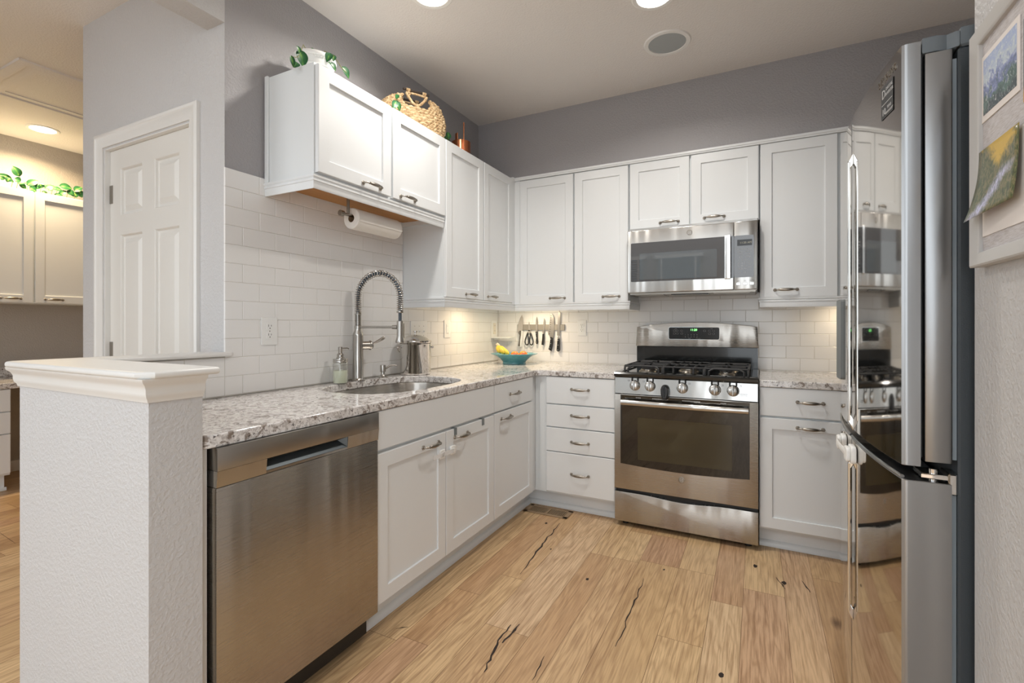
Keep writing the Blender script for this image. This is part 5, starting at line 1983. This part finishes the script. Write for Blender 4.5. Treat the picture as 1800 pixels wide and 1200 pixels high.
# ---- seagrass basket
ang = R(-32)
bc = (0.165, -1.325, TOP)
bk = thing('seagrass_basket', 'oval braided seagrass basket with a dark rod handle atop the cabinets', 'basket', bc)
FBK = Matrix.Translation(bc) @ Matrix.Rotation(R(90) - R(30), 4, 'Z')     # local x = long axis
def oval(t_, sx_, sy_):
    ca, sa = math.cos(t_), math.sin(t_)
    return (sx_ * math.copysign(abs(ca) ** 0.75, ca), sy_ * math.copysign(abs(sa) ** 0.75, sa))
b = MB()
rows = 13
for r_ in range(rows):
    z = 0.008 + r_ * 0.0158
    fl = 1.0 + 0.10 * math.sin(PI * min(1, r_ / 9))
    sx_, sy_ = 0.176 * fl * (1 if r_ < 9 else 1 - 0.010 * (r_ - 8)), 0.062 * fl
    for seg in ((0, 2 * PI),) if r_ < 9 else ((PI / 2 + 0.42 - 0.05 * abs(r_ - 11), 3 * PI / 2 - 0.42 + 0.05 * abs(r_ - 11)), (-PI / 2 + 0.42 - 0.05 * abs(r_ - 11), PI / 2 - 0.42 + 0.05 * abs(r_ - 11))):
        full = r_ < 9
        n = 150 if full else 64
        pts, rs = [], []
        for i in range(n if full else n + 1):
            t_ = seg[0] + (seg[1] - seg[0]) * i / n
            x, y = oval(t_, sx_, sy_)
            dip_ = 0 if r_ < 9 else -0.010 * (r_ - 8) * (abs(x) / sx_) ** 3
            wob = math.sin(t_ * 23 + r_ * PI)
            pts.append(FBK @ Vector((x * (1 + 0.010 * wob), y * (1 + 0.03 * wob), z + 0.0035 * math.sin(t_ * 46 + r_ * 2) + dip_)))
            rs.append(0.0092 + 0.0028 * abs(math.sin(t_ * 23 + r_ * PI / 2)))
        b.tube(pts, rs, 6, closed=full)
b.prism([oval(2 * PI * k / 32, 0.165, 0.055) for k in range(32)], 0.001, 0.006, M_=FBK)
bb = b.build('woven_body', 'seagrass', bk)
for s_ in (-1, 1):
    b = MB()
    b.tube([FBK @ Vector((-0.078 + 0.156 * i / 6, s_ * 0.058, 0.232 + 0.002 * math.sin(i * 2))) for i in range(7)], 0.0062, 10)
    rd = b.build('rod_handle', 'darkrod', bk)
    b = MB()
    for q in (-0.048, 0.048):
        for k in range(4):
            b.lathe([(0.0068, -0.003), (0.0105, 0), (0.0068, 0.003)], n=12, M_=FBK @ Matrix.Translation((q + (k - 1.5) * 0.006, s_ * 0.058, 0.232)) @ Matrix.Rotation(R(90), 4, 'Y'))
        b.tube([FBK @ Vector((q, s_ * 0.058, 0.228)), FBK @ Vector((q + 0.01, s_ * 0.060, 0.208)), FBK @ Vector((q * 1.15, s_ * 0.062, 0.19))], 0.006, 8)
    n = 14
    b.tube([FBK @ Vector((-0.062 + 0.124 * i / n, s_ * 0.064, 0.213 - 0.060 * math.sin(PI * i / n))) for i in range(n + 1)], 0.0075, 8)
    b.tube([FBK @ Vector((-0.062 + 0.124 * i / n, s_ * 0.061, 0.213 + 0.004 * math.sin(PI * i / n))) for i in range(n + 1)], 0.006, 8)
    b.build('tie', 'seagrass', rd)

v1 = thing('pothos_cutting', 'small pothos sprig hanging over the left end of the basket', 'plant', (0.26, -1.57, TOP))
foliage(v1, 0.262, [((-1.572, 2.388), (-1.585, 2.406), 0.033), ((-1.581, 2.372), (-1.607, 2.317), 0.033), ((-1.567, 2.378), (-1.55, 2.328), 0.027), ((-1.554, 2.377), (-1.536, 2.355), 0.015)], rnd, 0.006)
MB().tube([(0.255, -1.575, 2.294), (0.25, -1.58, 2.34), (0.258, -1.572, 2.385), (0.262, -1.56, 2.375)], 0.0018, 6).build('stem', 'stem', v1)
v2 = thing('pothos_cutting', 'small pothos sprig between the basket and the copper pot', 'plant', (0.2, -1.06, TOP))
foliage(v2, 0.2, [((-1.106, 2.453), (-1.095, 2.482), 0.021), ((-1.118, 2.438), (-1.064, 2.391), 0.035), ((-1.021, 2.381), (-1.015, 2.427), 0.036), ((-1.027, 2.39), (-1.008, 2.364), 0.032), ((-1.076, 2.376), (-1.052, 2.357), 0.032),
                  ((-1.136, 2.373), (-1.124, 2.363), 0.028), ((-1.046, 2.391), (-1.083, 2.353), 0.025)], rnd, 0.01)
MB().tube([(0.2, -1.10, 2.294), (0.205, -1.11, 2.37), (0.2, -1.118, 2.44), (0.198, -1.11, 2.455)], 0.0018, 6).tube([(0.205, -1.11, 2.37), (0.2, -1.06, 2.385), (0.2, -1.02, 2.38), (0.2, -1.02, 2.30)], 0.0018, 6).build('stem', 'stem', v2)

# ---- copper pot with upright handle
cc = (0.15, -0.79, TOP)
co = thing('copper_pot', 'small copper pot with a tall upright handle near the room corner', 'pot', cc)
MB().lathe([(0, 0.001), (0.060, 0.0), (0.064, 0.004), (0.064, 0.146), (0.062, 0.147), (0.061, 0.144), (0.061, 0.006), (0, 0.005)], cc, 48).build('vessel', 'copper', co)
ld = Vector((-0.3, -0.954, 0))
hb_ = Vector(cc) + Vector((0.05, -0.045, 0))
b = MB()
b.box(-0.0035, 0.0035, -0.011, 0.011, 0.03, 0.255, b=0.001, M_=Matrix.Translation(hb_) @ Matrix.Rotation(R(35), 4, 'Z'))
b.build('upright_handle', 'copper', co)
MB().box(-0.003, 0.003, -0.014, 0.014, 0.10, 0.215, b=0.002, M_=Matrix.Translation(Vector(cc) + Vector((-0.03, -0.01, 0))) @ Matrix.Rotation(R(70), 4, 'Z')).build('ladle_handle', 'copper', co)

# ================================================================== DINING ROOM (far left)
XW = -3.53
c = thing('wall_cabinet', 'cream-lit two-door wall cabinet in the dining room beyond the pantry', 'cabinet', (-3.36, -1.85, 1.38))
MB().box(XW + 0.002, -3.22, -2.28, -1.44, 1.378, 2.268).build('carcass', 'cabin', c)
d1 = shaker(c, '+x', -3.2195, -2.276, -1.855, 1.384, 2.270)
d2 = shaker(c, '+x', -3.2195, -1.843, -1.444, 1.384, 2.270)
handle(d1, (-3.1995, -1.985, 1.412), '+x')
handle(d2, (-3.1995, -1.728, 1.412), '+x')
vn = thing('trailing_vine', 'leafy green vine trailing along the top of the dining room cabinet', 'plant', (-3.3, -1.8, 2.2705))
foliage(vn, -3.26, [((-1.923, 2.384), (-1.96, 2.452), 0.056), ((-1.961, 2.353), (-2.043, 2.371), 0.037), ((-2.012, 2.328), (-2.035, 2.348), 0.033), ((-1.92, 2.338), (-1.953, 2.355), 0.041), ((-1.977, 2.349), (-1.996, 2.314), 0.041),
                    ((-1.942, 2.358), (-1.912, 2.34), 0.048), ((-1.926, 2.322), (-1.873, 2.343), 0.04), ((-1.915, 2.317), (-1.876, 2.293), 0.041), ((-1.868, 2.333), (-1.802, 2.383), 0.048), ((-1.831, 2.327), (-1.854, 2.363), 0.046),
                    ((-1.859, 2.305), (-1.819, 2.281), 0.053), ((-1.819, 2.315), (-1.758, 2.366), 0.044), ((-1.785, 2.324), (-1.799, 2.351), 0.043), ((-1.767, 2.328), (-1.704, 2.356), 0.044), ((-1.734, 2.321), (-1.701, 2.345), 0.035),
                    ((-1.704, 2.344), (-1.643, 2.344), 0.046), ((-1.665, 2.374), (-1.586, 2.366), 0.055), ((-1.671, 2.301), (-1.627, 2.34), 0.036), ((-1.618, 2.342), (-1.577, 2.312), 0.048), ((-1.567, 2.359), (-1.515, 2.401), 0.05),
                    ((-1.567, 2.343), (-1.551, 2.302), 0.061), ((-1.531, 2.364), (-1.512, 2.311), 0.049), ((-1.779, 2.294), (-1.743, 2.295), 0.023), ((-1.704, 2.289), (-1.649, 2.295), 0.024), ((-1.975, 2.338), (-1.945, 2.331), 0.037)], rnd, 0.05)
b = MB()
b.tube([(-3.28, -2.2 + 0.1 * k, 2.2735 + 0.004 * math.sin(k * 2)) for k in range(8)], 0.003, 6)
for yy in (-2.035, -1.96, -1.93, -1.87, -1.79, -1.72, -1.69, -1.62, -1.57):
    b.tube([(-3.28, yy, 2.273), (-3.265, yy + 0.004, 2.33)], 0.0016, 5)
b.build('stem', 'stem', vn)
c = thing('base_cabinet', 'white three-drawer desk pedestal in the dining room behind the pony wall', 'cabinet', (-3.2, -2.3, 0))
MB().box(XW + 0.002, -2.921, -2.60, -2.075, 0.115, 0.743).build('carcass', 'cabin', c)
MB().box(XW + 0.002, -2.955, -2.60, -2.095, 0.0, 0.115).box(-2.955, -2.938, -2.60, -2.085, 0, 0.025, b=0.003).build('toe_kick', 'cab', c)
for z0, z1 in ((0.580, 0.738), (0.420, 0.574), (0.132, 0.414)):
    d = shaker(c, '+x', -2.9205, -2.596, -2.077, z0, z1, 'drawer', flat=True)
    handle(d, (-2.9005, -2.34, (z0 + z1) / 2 + 0.02), '+x')
worktop('countertop', [(XW + 0.0015, -2.62), (-2.89, -2.62), (-2.89, -1.20), (XW + 0.0015, -1.20)], [], 0.744, 0.786, 'granite desk top in the dining room behind the pony wall')
bs = MB().box(XW + 0.0015, XW + 0.022, -2.62, -1.20, 0.7865, 0.862, b=0.002).build('granite_upstand', 'granite')
tag(bs, 'low granite upstand at the back of the dining room desk', 'backsplash')

# ================================================================== PICTURE BOARD ON THE RIGHT WALL
XR = 2.338
pb = thing('picture_board', 'silver framed grey linen pinboard on the right wall', 'picture frame', (XR, -2.58, 1.54))
f0, f1, g0, g1 = -2.880, -2.278, 1.316, 1.771
b = MB()
fprof = [(0.0, 0.001), (0.0, 0.021), (0.003, 0.023), (0.024, 0.019), (0.027, 0.016), (0.027, 0.001)]
b.sweep([(-o_, u_) for o_, u_ in fprof], [(-f1, g0), (-f0, g0), (-f0, g1), (-f1, g1)], M_=fr((XR, 0, 0), (0, -1, 0), (0, 0, 1)), closed=True)
b.build('frame', 'frame', pb)
MB().box(XR - 0.010, XR - 0.001, f0 + 0.02, f1 - 0.02, g0 + 0.02, g1 - 0.02).build('linen_panel', 'board', pb)
XB = XR - 0.0104
b = MB()
b.box(XB - 0.0016, XB, -2.456, -2.306, 1.590, 1.716)
t = b.build('photo_print', 'card')
tag(t, 'mountain photo print with white border pinned on the grey board', 'photo')
MB().box(XB - 0.0022, XB - 0.0017, -2.447, -2.315, 1.602, 1.706).build('printed_image', 'ph_mountain', t)
t = MB().box(XB - 0.0012, XB, -2.478, -2.308, 1.372, 1.53).build('card', 'card')
tag(t, 'plain white card on the grey board behind the stream photo', 'card')
# stream photo, its lower edge curling off the board
b = MB()
NU, NV = 10, 14
grid = []
for i in range(NU + 1):
    col = []
    for j in range(NV + 1):
        u_, v_ = i / NU, j / NV
        lift = 0.023 * (1 - v_) ** 2.2 * (0.35 + 0.65 * (1 - u_)) + 0.005
        y = -2.309 - 0.160 * u_
        z = 1.402 + 0.132 * v_ + 0.010 * (1 - v_) ** 2 * u_
        col.append(b.bm.verts.new((XB - 0.0013 - lift, y, z)))
    grid.append(col)
for i in range(NU):
    for j in range(NV):
        b.bm.faces.new((grid[i][j], grid[i + 1][j], grid[i + 1][j + 1], grid[i][j + 1]))
b._done()
sp_ = b.build('photo_print', 'ph_stream')
so_ = sp_.modifiers.new('paper_thickness', 'SOLIDIFY')
so_.thickness = 0.0003
so_.offset = 1.0
tag(sp_, 'colourful forest stream photo print curling off the grey board', 'photo')
t = MB().box(XB - 0.0012, XB, -2.62, -2.468, 1.565, 1.70).build('photo_print', 'ph_dusk')
tag(t, 'grey photo print with orange edge at the far right of the board', 'photo')
